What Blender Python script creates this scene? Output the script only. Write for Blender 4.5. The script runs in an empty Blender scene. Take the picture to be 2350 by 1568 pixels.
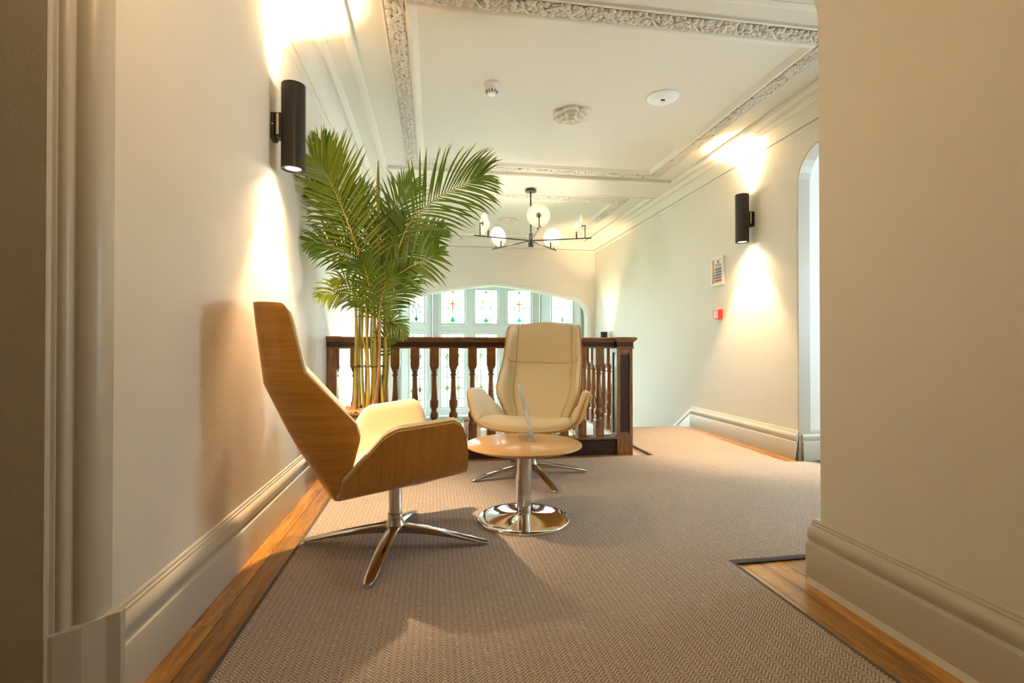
import bpy, math, random
from mathutils import Vector, Matrix
random.seed(7)
S = bpy.context.scene
COL = S.collection
R = math.radians
PI = math.pi

# ------------------------------------------------------------------ camera
cam_d = bpy.data.cameras.new('camera')
cam = bpy.data.objects.new('camera', cam_d)
COL.objects.link(cam)
S.camera = cam
cam_d.sensor_width = 36.0
cam_d.lens = 36.0 * 1150 / 2350
cam_d.clip_start = 0.02
cam_d.clip_end = 200
cam.location = (0, 0, 0.9)
cam.rotation_euler = (R(90.45), 0, R(-8.9))

# ------------------------------------------------------------------ world (bright overcast sky)
W = bpy.data.worlds.new('overcast_sky')
S.world = W
W.use_nodes = True
bg = W.node_tree.nodes['Background']
bg.inputs[0].default_value = (0.76, 0.92, 1.0, 1)
bg.inputs[1].default_value = 8.6

# ------------------------------------------------------------------ exposure
S.view_settings.view_transform = 'Standard'
S.view_settings.look = 'None'
S.view_settings.exposure = 1.25
S.view_settings.gamma = 1.0
S.view_settings.use_curve_mapping = False
S.cycles.use_denoising = True
S.cycles.max_bounces = 8
S.cycles.diffuse_bounces = 4
S.cycles.glossy_bounces = 3
S.cycles.transparent_max_bounces = 12
S.cycles.use_adaptive_sampling = True
S.cycles.adaptive_threshold = 0.15
S.cycles.adaptive_min_samples = 20
S.cycles.sample_clamp_indirect = 6.0
S.cycles.caustics_reflective = False
S.cycles.caustics_refractive = False

SCONCE_CORE = 78.0
SCONCE_WIDE = 22.0
SCONCE_COL = (1.0, 0.68, 0.38)
BULB_W = 1.3
FILL_W = 7.5


def portal(name, loc, rot, sx, sy):
    d = bpy.data.lights.new(name, 'AREA')
    d.shape = 'RECTANGLE'
    d.size = sx
    d.size_y = sy
    d.cycles.is_portal = True
    o = bpy.data.objects.new(name, d)
    o.location = loc
    o.rotation_euler = rot
    COL.objects.link(o)
    return o


portal('bay_window_portal', (1.01, 9.66, 0.85), (R(-90), 0, 0), 2.2, 2.6)
portal('side_room_window_portal', (4.62, 2.25, 1.40), (0, R(90), 0), 1.2, 1.0)

# ------------------------------------------------------------------ materials
MATS = {}


def mat(name):
    m = bpy.data.materials.new(name)
    m.use_nodes = True
    MATS[name] = m
    nt = m.node_tree
    return m, nt, nt.nodes['Principled BSDF']


def simple(name, col, rough=0.5, metal=0.0, spec=0.5, var=0.0, scale=20.0, bump=0.0, bscale=None, coat=0.0):
    m, nt, b = mat(name)
    b.inputs['Base Color'].default_value = (*col, 1)
    b.inputs['Roughness'].default_value = rough
    b.inputs['Metallic'].default_value = metal
    b.inputs['Specular IOR Level'].default_value = spec
    b.inputs['Coat Weight'].default_value = coat
    if var or bump:
        tc = nt.nodes.new('ShaderNodeTexCoord')
        nz = nt.nodes.new('ShaderNodeTexNoise')
        nz.inputs['Scale'].default_value = scale
        nz.inputs['Detail'].default_value = 4
        nt.links.new(tc.outputs['Object'], nz.inputs['Vector'])
        if var:
            mx = nt.nodes.new('ShaderNodeMix')
            mx.data_type = 'RGBA'
            mx.inputs[6].default_value = (*[c * (1 - var) for c in col], 1)
            mx.inputs[7].default_value = (*[min(1, c * (1 + var)) for c in col], 1)
            nt.links.new(nz.outputs['Fac'], mx.inputs[0])
            nt.links.new(mx.outputs[2], b.inputs['Base Color'])
        if bump:
            n2 = nt.nodes.new('ShaderNodeTexNoise')
            n2.inputs['Scale'].default_value = bscale or scale * 6
            n2.inputs['Detail'].default_value = 3
            nt.links.new(tc.outputs['Object'], n2.inputs['Vector'])
            bp = nt.nodes.new('ShaderNodeBump')
            bp.inputs['Strength'].default_value = bump
            bp.inputs['Distance'].default_value = 0.002
            nt.links.new(n2.outputs['Fac'], bp.inputs['Height'])
            nt.links.new(bp.outputs[0], b.inputs['Normal'])
    return m


def wood(name, dark, light, rough=0.4, grain=(3, 40, 40), coat=0.0, rnd=0.0, fine=1.0, coords='Object'):
    """streaky timber: noise stretched along one axis, with a second finer layer"""
    m, nt, b = mat(name)
    N = nt.nodes
    Lk = nt.links
    tc = N.new('ShaderNodeTexCoord')
    mp = N.new('ShaderNodeMapping')
    mp.inputs['Scale'].default_value = grain
    Lk.new(tc.outputs[coords], mp.inputs['Vector'])
    if rnd:
        oi = N.new('ShaderNodeObjectInfo')
        ml = N.new('ShaderNodeMath')
        ml.operation = 'MULTIPLY'
        ml.inputs[1].default_value = 37.0
        Lk.new(oi.outputs['Random'], ml.inputs[0])
        cx = N.new('ShaderNodeCombineXYZ')
        for i in range(3):
            Lk.new(ml.outputs[0], cx.inputs[i])
        Lk.new(cx.outputs[0], mp.inputs['Location'])
    n1 = N.new('ShaderNodeTexNoise')
    n1.inputs['Scale'].default_value = 1.0
    n1.inputs['Detail'].default_value = 6
    n1.inputs['Distortion'].default_value = 0.6
    Lk.new(mp.outputs[0], n1.inputs['Vector'])
    n2 = N.new('ShaderNodeTexNoise')
    n2.inputs['Scale'].default_value = 5.0 * fine
    n2.inputs['Detail'].default_value = 3
    Lk.new(mp.outputs[0], n2.inputs['Vector'])
    ad = N.new('ShaderNodeMath')
    ad.operation = 'MULTIPLY_ADD'
    ad.inputs[1].default_value = 0.45
    Lk.new(n2.outputs['Fac'], ad.inputs[0])
    sc = N.new('ShaderNodeMath')
    sc.operation = 'MULTIPLY'
    sc.inputs[1].default_value = 0.75
    Lk.new(n1.outputs['Fac'], sc.inputs[0])
    Lk.new(sc.outputs[0], ad.inputs[2])
    rp = N.new('ShaderNodeValToRGB')
    rp.color_ramp.elements[0].position = 0.38
    rp.color_ramp.elements[0].color = (*dark, 1)
    rp.color_ramp.elements[1].position = 0.78
    rp.color_ramp.elements[1].color = (*light, 1)
    Lk.new(ad.outputs[0], rp.inputs[0])
    out = rp.outputs[0]
    if rnd:
        hs = N.new('ShaderNodeHueSaturation')
        mr = N.new('ShaderNodeMapRange')
        mr.inputs[3].default_value = 1 - rnd
        mr.inputs[4].default_value = 1 + rnd
        Lk.new(oi.outputs['Random'], mr.inputs[0])
        Lk.new(mr.outputs[0], hs.inputs['Value'])
        Lk.new(out, hs.inputs['Color'])
        out = hs.outputs[0]
    Lk.new(out, b.inputs['Base Color'])
    b.inputs['Roughness'].default_value = rough
    b.inputs['Coat Weight'].default_value = coat
    b.inputs['Coat Roughness'].default_value = 0.15
    bp = N.new('ShaderNodeBump')
    bp.inputs['Strength'].default_value = 0.12
    bp.inputs['Distance'].default_value = 0.001
    Lk.new(ad.outputs[0], bp.inputs['Height'])
    Lk.new(bp.outputs[0], b.inputs['Normal'])
    return m


def emit(name, col, strength):
    m, nt, b = mat(name)
    b.inputs['Base Color'].default_value = (*col, 1)
    b.inputs['Emission Color'].default_value = (*col, 1)
    b.inputs['Emission Strength'].default_value = strength
    return m


def thin_glass(name, col=(1, 1, 1), gloss=0.06, rough=0.0):
    m = bpy.data.materials.new(name)
    m.use_nodes = True
    MATS[name] = m
    nt = m.node_tree
    nt.nodes.remove(nt.nodes['Principled BSDF'])
    tr = nt.nodes.new('ShaderNodeBsdfTransparent')
    tr.inputs[0].default_value = (*col, 1)
    gl = nt.nodes.new('ShaderNodeBsdfGlossy')
    gl.inputs['Roughness'].default_value = rough
    lw = nt.nodes.new('ShaderNodeLayerWeight')
    lw.inputs[0].default_value = 0.35
    mu = nt.nodes.new('ShaderNodeMath')
    mu.operation = 'MULTIPLY_ADD'
    mu.inputs[1].default_value = 0.5
    mu.inputs[2].default_value = gloss
    nt.links.new(lw.outputs['Fresnel'], mu.inputs[0])
    mx = nt.nodes.new('ShaderNodeMixShader')
    nt.links.new(mu.outputs[0], mx.inputs[0])
    nt.links.new(tr.outputs[0], mx.inputs[1])
    nt.links.new(gl.outputs[0], mx.inputs[2])
    nt.links.new(mx.outputs[0], nt.nodes['Material Output'].inputs['Surface'])
    return m


def leaf_mat(name, col, col2):
    m, nt, b = mat(name)
    N = nt.nodes
    tc = N.new('ShaderNodeTexCoord')
    nz = N.new('ShaderNodeTexNoise')
    nz.inputs['Scale'].default_value = 9
    nt.links.new(tc.outputs['Object'], nz.inputs['Vector'])
    mx = N.new('ShaderNodeMix')
    mx.data_type = 'RGBA'
    mx.inputs[6].default_value = (*col, 1)
    mx.inputs[7].default_value = (*col2, 1)
    nt.links.new(nz.outputs['Fac'], mx.inputs[0])
    nt.links.new(mx.outputs[2], b.inputs['Base Color'])
    b.inputs['Roughness'].default_value = 0.38
    tl = N.new('ShaderNodeBsdfTranslucent')
    nt.links.new(mx.outputs[2], tl.inputs[0])
    ms = N.new('ShaderNodeMixShader')
    ms.inputs[0].default_value = 0.3
    nt.links.new(b.outputs[0], ms.inputs[1])
    nt.links.new(tl.outputs[0], ms.inputs[2])
    nt.links.new(ms.outputs[0], N['Material Output'].inputs['Surface'])
    return m


def carpet_mat(name):
    """flat-woven herringbone: columns of short strokes leaning alternately left and right"""
    m, nt, b = mat(name)
    N = nt.nodes
    Lk = nt.links

    def M(op, a, c=None, d=None):
        n = N.new('ShaderNodeMath')
        n.operation = op
        for i, v in enumerate((a, c, d)):
            if v is None:
                continue
            if isinstance(v, (int, float)):
                n.inputs[i].default_value = v
            else:
                Lk.new(v, n.inputs[i])
        return n.outputs[0]
    tc = N.new('ShaderNodeTexCoord')
    nzd = N.new('ShaderNodeTexNoise')
    nzd.inputs['Scale'].default_value = 160
    nzd.inputs['Detail'].default_value = 1
    Lk.new(tc.outputs['Object'], nzd.inputs['Vector'])
    sp = N.new('ShaderNodeSeparateXYZ')
    Lk.new(tc.outputs['Object'], sp.inputs[0])
    wob = M('MULTIPLY_ADD', nzd.outputs['Fac'], 0.007, -0.0035)
    X = M('ADD', sp.outputs[0], wob)
    Y = M('ADD', sp.outputs[1], wob)
    u = M('DIVIDE', X, 0.020)
    a = M('FRACT', u)
    par = M('FLOORED_MODULO', M('FLOOR', u), 2.0)
    inv = M('SUBTRACT', 1.0, a)
    lean = M('ADD', M('MULTIPLY', par, a), M('MULTIPLY', M('SUBTRACT', 1.0, par), inv))
    ph = M('ADD', M('DIVIDE', Y, 0.0122), M('MULTIPLY', lean, 1.75))
    st = M('SINE', M('MULTIPLY', ph, 2 * PI))
    edge = M('ABSOLUTE', M('SUBTRACT', a, 0.5))
    val = M('SUBTRACT', st, M('MULTIPLY', edge, 1.2))
    v01 = N.new('ShaderNodeMapRange')
    v01.inputs[1].default_value = -1.15
    v01.inputs[2].default_value = 0.75
    Lk.new(val, v01.inputs[0])
    nz = N.new('ShaderNodeTexNoise')
    nz.inputs['Scale'].default_value = 420
    nz.inputs['Detail'].default_value = 2
    Lk.new(tc.outputs['Object'], nz.inputs['Vector'])
    fac = M('MULTIPLY', v01.outputs[0], M('ADD', M('MULTIPLY', nz.outputs['Fac'], 1.3), 0.3))
    mx = N.new('ShaderNodeMix')
    mx.data_type = 'RGBA'
    mx.inputs[6].default_value = (0.255, 0.212, 0.190, 1)
    mx.inputs[7].default_value = (0.70, 0.61, 0.525, 1)
    Lk.new(fac, mx.inputs[0])
    Lk.new(mx.outputs[2], b.inputs['Base Color'])
    b.inputs['Roughness'].default_value = 0.95
    b.inputs['Specular IOR Level'].default_value = 0.15
    bp = N.new('ShaderNodeBump')
    bp.inputs['Strength'].default_value = 0.5
    bp.inputs['Distance'].default_value = 0.003
    Lk.new(fac, bp.inputs['Height'])
    Lk.new(bp.outputs[0], b.inputs['Normal'])
    return m


simple('wall_paint', (0.77, 0.735, 0.655), 0.6, var=0.02, scale=2.5, bump=0.25, bscale=120)
simple('ceiling_paint', (0.71, 0.66, 0.555), 0.7, var=0.015, scale=2)
simple('plaster', (0.76, 0.71, 0.61), 0.65, bump=0.15, bscale=90)
simple('trim_paint', (0.54, 0.51, 0.43), 0.32, var=0.02, scale=4, bump=0.06, bscale=60)
simple('white_trim', (0.82, 0.84, 0.82), 0.4)
simple('window_paint', (0.62, 0.68, 0.64), 0.4)
simple('side_wall_paint', (0.80, 0.80, 0.78), 0.6)
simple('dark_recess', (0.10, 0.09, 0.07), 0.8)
wood('floor_oak', (0.17, 0.066, 0.010), (0.62, 0.31, 0.060), 0.28, grain=(34, 3.5, 34), coat=0.25, rnd=0.28, fine=1.5)
wood('rail_oak', (0.105, 0.040, 0.012), (0.36, 0.165, 0.058), 0.34, grain=(26, 26, 4), coat=0.2)
wood('rail_oak_x', (0.105, 0.040, 0.012), (0.36, 0.165, 0.058), 0.34, grain=(4, 26, 26), coat=0.2)
simple('rail_dark', (0.035, 0.013, 0.012), 0.35, coat=0.2, var=0.15, scale=6)
wood('chair_veneer', (0.58, 0.265, 0.040), (0.78, 0.39, 0.075), 0.38, grain=(2.5, 2.5, 75), coat=0.15, fine=2.5)
wood('arm_veneer', (0.58, 0.265, 0.040), (0.78, 0.39, 0.075), 0.38, grain=(2.5, 75, 2.5), coat=0.15, fine=2.5)
wood('chair_edge', (0.50, 0.28, 0.085), (0.66, 0.41, 0.15), 0.4, grain=(10, 10, 10))
wood('table_veneer', (0.57, 0.315, 0.105), (0.66, 0.385, 0.140), 0.30, grain=(2.2, 60, 60), coat=0.2, fine=2)
simple('table_edge', (0.36, 0.19, 0.065), 0.4)
simple('cream_leather', (0.82, 0.70, 0.485), 0.42, var=0.02, scale=6, bump=0.12, bscale=260)
simple('chrome', (0.86, 0.86, 0.87), 0.06, metal=1.0)
simple('polished_aluminium', (0.62, 0.60, 0.58), 0.16, metal=1.0)
simple('steel', (0.70, 0.69, 0.68), 0.22, metal=1.0)
simple('sconce_black', (0.020, 0.016, 0.014), 0.38, spec=0.4)
simple('fixture_black', (0.020, 0.019, 0.018), 0.3)
simple('brass', (0.72, 0.50, 0.18), 0.25, metal=1.0)
simple('white_plastic', (0.86, 0.85, 0.84), 0.35)
simple('label_white', (0.62, 0.56, 0.48), 0.6)
simple('black_lens', (0.015, 0.015, 0.015), 0.2)
simple('carpet_binding', (0.105, 0.098, 0.098), 0.8, bump=0.3, bscale=500)
simple('soil_bark', (0.26, 0.16, 0.085), 0.9, var=0.5, scale=30)
simple('bark_chip', (0.42, 0.26, 0.13), 0.85, var=0.35, scale=40)
simple('nursery_brown', (0.22, 0.12, 0.06), 0.6)
simple('pot_glaze', (0.055, 0.05, 0.048), 0.4)
simple('black_tie', (0.02, 0.02, 0.02), 0.5)
simple('red_plastic', (0.72, 0.04, 0.02), 0.35)
simple('pink_plastic', (0.76, 0.42, 0.44), 0.4)
simple('paper_cream', (0.86, 0.78, 0.46), 0.6)
simple('print_blue', (0.02, 0.065, 0.27), 0.6)
simple('print_red', (0.75, 0.09, 0.03), 0.6)
simple('print_orange', (0.85, 0.25, 0.06), 0.6)
simple('print_green', (0.04, 0.32, 0.12), 0.6)
simple('print_black', (0.03, 0.03, 0.03), 0.6)
simple('print_white', (0.85, 0.85, 0.85), 0.6)
simple('lead', (0.045, 0.05, 0.055), 0.5, metal=0.3)
simple('stair_grey', (0.24, 0.22, 0.21), 0.9)
simple('lawn', (0.16, 0.26, 0.07), 0.9, var=0.3, scale=3)
leaf_mat('palm_leaf', (0.060, 0.150, 0.008), (0.150, 0.245, 0.016))
leaf_mat('palm_leaf_light', (0.14, 0.23, 0.012), (0.30, 0.34, 0.03))
leaf_mat('tree_leaf', (0.38, 0.50, 0.36), (0.50, 0.60, 0.46))
simple('palm_rachis', (0.46, 0.34, 0.035), 0.4, var=0.2, scale=8)
simple('palm_cane', (0.34, 0.31, 0.055), 0.45, var=0.45, scale=14)
simple('palm_cane_dry', (0.33, 0.19, 0.08), 0.75, var=0.35, scale=20)
simple('palm_spear', (0.25, 0.23, 0.045), 0.5, var=0.3, scale=30)
carpet_mat('carpet_weave')
emit('lamp_lens', (1.0, 0.86, 0.66), 14.0)
emit('candle_bulb_glow', (1.0, 0.80, 0.52), 22.0)
thin_glass('window_glass', (0.97, 0.99, 0.98))
m_ = thin_glass('acrylic', (0.98, 0.98, 0.97), 0.02, 0.02)
nt_ = m_.node_tree
df_ = nt_.nodes.new('ShaderNodeBsdfTranslucent')
df_.inputs[0].default_value = (0.95, 0.95, 0.93, 1)
ad_ = nt_.nodes.new('ShaderNodeMixShader')
ad_.inputs[0].default_value = 0.14
sf_ = nt_.nodes['Material Output'].inputs['Surface']
src_ = sf_.links[0].from_socket
nt_.links.new(src_, ad_.inputs[1])
nt_.links.new(df_.outputs[0], ad_.inputs[2])
nt_.links.new(ad_.outputs[0], sf_)
thin_glass('glass_green', (0.10, 0.55, 0.22), 0.05)
thin_glass('glass_red', (0.95, 0.16, 0.06), 0.05)
thin_glass('glass_pink', (0.98, 0.62, 0.58), 0.05)
thin_glass('glass_amber', (0.95, 0.62, 0.18), 0.05)
thin_glass('glass_yellow', (0.95, 0.90, 0.30), 0.05)
# alabaster: translucent white stone
m_, nt_, b_ = mat('alabaster')
b_.inputs['Base Color'].default_value = (0.94, 0.92, 0.87, 1)
b_.inputs['Roughness'].default_value = 0.35
tl_ = nt_.nodes.new('ShaderNodeBsdfTranslucent')
tl_.inputs[0].default_value = (0.97, 0.94, 0.87, 1)
ms_ = nt_.nodes.new('ShaderNodeMixShader')
ms_.inputs[0].default_value = 0.6
nt_.links.new(b_.outputs[0], ms_.inputs[1])
nt_.links.new(tl_.outputs[0], ms_.inputs[2])
nt_.links.new(ms_.outputs[0], nt_.nodes['Material Output'].inputs['Surface'])


# ------------------------------------------------------------------ mesh helpers
class MB:
    def __init__(self):
        self.v = []
        self.f = []

    def add(self, vs, fs):
        o = len(self.v)
        self.v += [tuple(p) for p in vs]
        self.f += [tuple(i + o for i in q) for q in fs]
        return self

    def box(self, x0, y0, z0, x1, y1, z1):
        vs = [(x0, y0, z0), (x1, y0, z0), (x1, y1, z0), (x0, y1, z0), (x0, y0, z1), (x1, y0, z1), (x1, y1, z1), (x0, y1, z1)]
        return self.add(vs, [(0, 3, 2, 1), (4, 5, 6, 7), (0, 1, 5, 4), (1, 2, 6, 5), (2, 3, 7, 6), (3, 0, 4, 7)])

    def hexa(self, a, b):
        """a, b: two quads (4 points each), joined to a solid"""
        return self.add(list(a) + list(b), [(0, 3, 2, 1), (4, 5, 6, 7), (0, 1, 5, 4), (1, 2, 6, 5), (2, 3, 7, 6), (3, 0, 4, 7)])

    def lathe(self, prof, n=32, c=(0, 0, 0), caps=True):
        vs = []
        for r, z in prof:
            for i in range(n):
                a = 2 * PI * i / n
                vs.append((c[0] + r * math.cos(a), c[1] + r * math.sin(a), c[2] + z))
        fs = []
        for j in range(len(prof) - 1):
            for i in range(n):
                k = (i + 1) % n
                fs.append((j * n + i, j * n + k, (j + 1) * n + k, (j + 1) * n + i))
        if caps:
            fs.append(tuple(range(n - 1, -1, -1)))
            fs.append(tuple((len(prof) - 1) * n + i for i in range(n)))
        return self.add(vs, fs)

    def tube(self, path, rad, n=8, caps=True, flat=1.0):
        path = [Vector(p) for p in path]
        if isinstance(rad, (int, float)):
            rad = [rad] * len(path)
        vs = []
        up = Vector((0, 0, 1))
        prev = None
        for i, p in enumerate(path):
            t = (path[min(i + 1, len(path) - 1)] - path[max(i - 1, 0)]).normalized()
            if prev is None:
                ref = up if abs(t.z) < 0.9 else Vector((0, 1, 0))
                a = t.cross(ref).normalized()
            else:
                a = (prev - t * prev.dot(t)).normalized()
            prev = a
            b = t.cross(a)
            for k in range(n):
                w = 2 * PI * k / n
                vs.append(p + (a * math.cos(w) + b * math.sin(w) * flat) * rad[i])
        fs = []
        for j in range(len(path) - 1):
            for i in range(n):
                k = (i + 1) % n
                fs.append((j * n + i, j * n + k, (j + 1) * n + k, (j + 1) * n + i))
        if caps:
            fs.append(tuple(range(n - 1, -1, -1)))
            fs.append(tuple((len(path) - 1) * n + i for i in range(n)))
        return self.add(vs, fs)

    def prism(self, pts, axis, a, b):
        """extrude a 2-D outline along axis from a to b. axis x: pts=(y,z); y: (x,z); z: (x,y)"""
        def P(p, w):
            return {'x': (w, p[0], p[1]), 'y': (p[0], w, p[1]), 'z': (p[0], p[1], w)}[axis]
        n = len(pts)
        vs = [P(p, a) for p in pts] + [P(p, b) for p in pts]
        fs = [tuple(range(n - 1, -1, -1)), tuple(range(n, 2 * n))]
        for i in range(n):
            k = (i + 1) % n
            fs.append((i, k, n + k, n + i))
        return self.add(vs, fs)

    def frame_sweep(self, x0, y0, x1, y1, prof, z):
        """sweep profile (outward offset, drop) round a rectangle under a ceiling at height z, mitred"""
        vs = []
        for d, h in prof:
            vs += [(x0 - d, y0 - d, z - h), (x1 + d, y0 - d, z - h), (x1 + d, y1 + d, z - h), (x0 - d, y1 + d, z - h)]
        fs = []
        for j in range(len(prof) - 1):
            for i in range(4):
                k = (i + 1) % 4
                fs.append((j * 4 + i, j * 4 + k, (j + 1) * 4 + k, (j + 1) * 4 + i))
        return self.add(vs, fs)

    def build(self, name, material, parent=None, smooth=False, bevel=0.0, seg=2, loc=None, rot=None, angle=40):
        me = bpy.data.meshes.new(name)
        me.from_pydata(self.v, [], self.f)
        me.update()
        import bmesh
        bm = bmesh.new()
        bm.from_mesh(me)
        bmesh.ops.recalc_face_normals(bm, faces=bm.faces)
        bm.to_mesh(me)
        bm.free()
        me.materials.append(MATS[material])
        o = bpy.data.objects.new(name, me)
        COL.objects.link(o)
        if parent is not None:
            o.parent = parent
        if loc:
            o.location = loc
        if rot:
            o.rotation_euler = rot
        if bevel:
            md = o.modifiers.new('bevel', 'BEVEL')
            md.width = bevel
            md.segments = seg
            md.limit_method = 'ANGLE'
            md.angle_limit = R(35)
        if smooth:
            me.polygons.foreach_set('use_smooth', [True] * len(me.polygons))
            me.set_sharp_from_angle(angle=R(angle))
        return o


def empty(name, loc=(0, 0, 0), rz=0.0):
    o = bpy.data.objects.new(name, None)
    o.empty_display_size = 0.1
    o.location = loc
    o.rotation_euler = (0, 0, rz)
    COL.objects.link(o)
    return o


def tag(o, label, cat, group=None, kind=None):
    o['label'] = label
    o['category'] = cat
    if group:
        o['group'] = group
    if kind:
        o['kind'] = kind
    return o


def struct(o, label, cat):
    return tag(o, label, cat, kind='structure')


def copy_tree(o, parent=None):
    c = o.copy()
    COL.objects.link(c)
    c.parent = parent
    for ch in list(o.children):
        copy_tree(ch, c)
    return c


def lerp(a, b, t):
    return a + (b - a) * t


def interp(tab, t):
    """piecewise linear table [(t, (values...))]"""
    if t <= tab[0][0]:
        return tab[0][1]
    for (t0, a), (t1, b) in zip(tab, tab[1:]):
        if t <= t1:
            w = (t - t0) / (t1 - t0)
            return tuple(lerp(p, q, w) for p, q in zip(a, b))
    return tab[-1][1]


def smooth_curve(pts, n):
    """Catmull-Rom through points"""
    P = [Vector(p) for p in pts]
    P = [P[0] * 2 - P[1]] + P + [P[-1] * 2 - P[-2]]
    out = []
    m = len(P) - 3
    for i in range(n):
        t = i / (n - 1) * m
        k = min(int(t), m - 1)
        s = t - k
        a, b, c, d = P[k:k + 4]
        out.append(0.5 * ((2 * b) + (c - a) * s + (2 * a - 5 * b + 4 * c - d) * s * s + (3 * b - a - 3 * c + d) * s ** 3))
    return out


# ================================================================== THE SETTING
XL, XR = -0.80, 2.83          # side walls
YF = 8.56                     # wall with the arch
ZS, ZP = 2.67, 2.70           # ceiling soffit, recessed panels
RAILY = 4.010

# ---- floor: dark sub-floor and individual oak boards
fl = MB()
fl.prism([(-2.2, -2.5), (1.45, -2.5), (1.45, 1.70), (4.6, 1.70), (4.6, 3.545), (2.83, 3.545), (2.83, 5.2), (1.5, 5.2), (1.5, 4.08), (-0.8, 4.08), (-0.8, 1.3), (-2.2, 1.3)], 'z', -0.20, -0.004)
floor = fl.build('floor', 'dark_recess')
struct(floor, 'oak board floor showing round the edges of the carpet', 'floor')
BW = 0.0885
bx = XL + 0.02
col_i = 0
plank_cache = {}
while bx < 2.9:
    if bx < 1.43:
        y0, y1 = (-1.2, 4.07)
    else:
        y0, y1 = (1.70, 5.19)
    y = y0 - random.uniform(0, 1.4)
    while y < y1:
        Ln = random.choice((1.5, 1.9, 2.3))
        a, b2 = max(y, y0), min(y + Ln, y1)
        if b2 - a > 0.05:
            key = round(b2 - a, 3)
            me = plank_cache.get(key)
            mb = MB().box(0.0011, 0.001, -0.02, BW - 0.0011, (b2 - a) - 0.001, 0)
            if me is None:
                o = mb.build('plank', 'floor_oak', floor, loc=(bx, a, 0))
                plank_cache[key] = o.data
            else:
                o = bpy.data.objects.new('plank', me)
                COL.objects.link(o)
                o.parent = floor
                o.location = (bx, a, 0)
        y += Ln
    bx += BW
    col_i += 1

# ---- carpet
cp = [(-0.585, -2.3), (1.205, -2.3), (1.205, 1.915), (1.9, 1.925), (4.5, 1.925), (4.5, 3.40), (2.93, 3.36), (2.80, 3.45), (2.66, 3.47), (2.685, 5.19), (1.765, 5.19), (1.765, 3.838), (-0.585, 3.838)]
carpet = MB().prism(cp, 'z', 0.0, 0.012).build('carpet', 'carpet_weave')
tag(carpet, 'taupe herringbone woven carpet covering most of the landing floor', 'carpet')


def binding(path, nm='binding', w=0.02):
    mb = MB()
    mb.tube([(x, y, 0.0058) for x, y in path], w * 0.5, 8, flat=0.0062 / (w * 0.5))
    return mb.build(nm, 'carpet_binding', carpet, smooth=True)


binding([(-0.590, -2.3), (-0.590, 1.0), (-0.590, 3.84)], w=0.026)
binding([(1.21, -2.3), (1.21, 1.0), (1.21, 1.90)], w=0.03)
binding([(1.205, 1.908), (1.5, 1.914), (1.9, 1.918), (2.8, 1.918)], w=0.034)
binding([(1.76, 3.835), (1.758, 4.4), (1.758, 5.19)], w=0.03)
binding([(-0.585, 3.842), (1.76, 3.842)], w=0.012)
binding([(4.5, 3.405), (2.93, 3.365), (2.80, 3.455), (2.662, 3.475), (2.69, 5.19)], w=0.012)

# ---- walls
wl = MB().box(XL - 0.15, 1.37, -1.4, XL, YF + 0.2, 2.9).build('wall_left', 'wall_paint')
struct(wl, 'long cream wall on the left running behind the black sconce and the palm', 'wall')
# right wall with round-cornered opening
op = [(3.534, 0.0), (3.534, 1.95)]
for k in range(1, 9):
    a = k / 8 * PI / 2
    op.append((3.534 - 0.235 * (1 - math.cos(a)), 2.16 + 0.255 * math.sin(a)) if k else None)
op += [(2.30, 2.415), (2.0, 2.16), (2.0, 0.0)]
outl = [(YF + 0.2, -1.4), (YF + 0.2, 2.9), (1.70, 2.9), (1.70, -0.2), (2.0, -0.2)] + op[::-1] + [(3.534, -1.4)]
wr = MB().prism(outl, 'x', XR, XR + 0.09).build('wall_right', 'wall_paint')
struct(wr, 'cream wall on the right with a round-cornered opening and a sconce', 'wall')
# arch moulding round the opening
mbm = MB()
inner = [(3.534 + 0.001, 0.22)] + [(p[0] + 0.001, p[1]) for p in op[1:]]
# far wall with four-centred arch
AX0, AX1, APK = -0.60, 2.69, 1.045


def arch_pts(off=0.0):
    pts = [(AX1 + off, -1.3), (AX1 + off, 1.40)]
    cx, cz, rr = AX1 - 0.32, 1.40, 0.32 + off
    for k in range(1, 9):
        a = k / 8 * R(68)
        pts.append((cx + rr * math.cos(a), cz + rr * math.sin(a)))
    sx, sz = pts[-1]
    pk = 1.935 + off
    for k in range(1, 9):
        t = k / 8
        # slight curve up to a soft point
        x = lerp(sx, APK, t)
        z = lerp(sz, pk, t) + 0.022 * math.sin(PI * t) + (-0.006 if k == 8 else 0)
        pts.append((x, z))
    left = [(2 * APK - x, z) for x, z in pts[:-1]][::-1]
    return pts + left


A = arch_pts()
fw = MB().prism([(XR + 0.2, -1.3), (XR + 0.2, 2.9), (XL - 0.15, 2.9), (XL - 0.15, -1.3)] + A[::-1], 'y', YF, YF + 0.19).build('wall_far', 'wall_paint')
struct(fw, 'cream end wall above the stairs with a wide flattened arch', 'wall')
Ao = arch_pts(0.055)
mb = MB()
n = len(A)
prof = [(0, 0.0), (0.0, -0.012), (0.3, -0.020), (0.55, -0.010), (0.8, -0.016), (1.0, 0.0)]
vs = []
for w, dy in prof:
    for p, q in zip(A, Ao):
        vs.append((lerp(p[0], q[0], w), YF + dy, lerp(p[1], q[1], w)))
fs = []
for j in range(len(prof) - 1):
    for i in range(n - 1):
        fs.append((j * n + i, j * n + i + 1, (j + 1) * n + i + 1, (j + 1) * n + i))
mb.add(vs, fs)
o = mb.build('arch_moulding', 'white_trim', fw, smooth=True)

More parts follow.
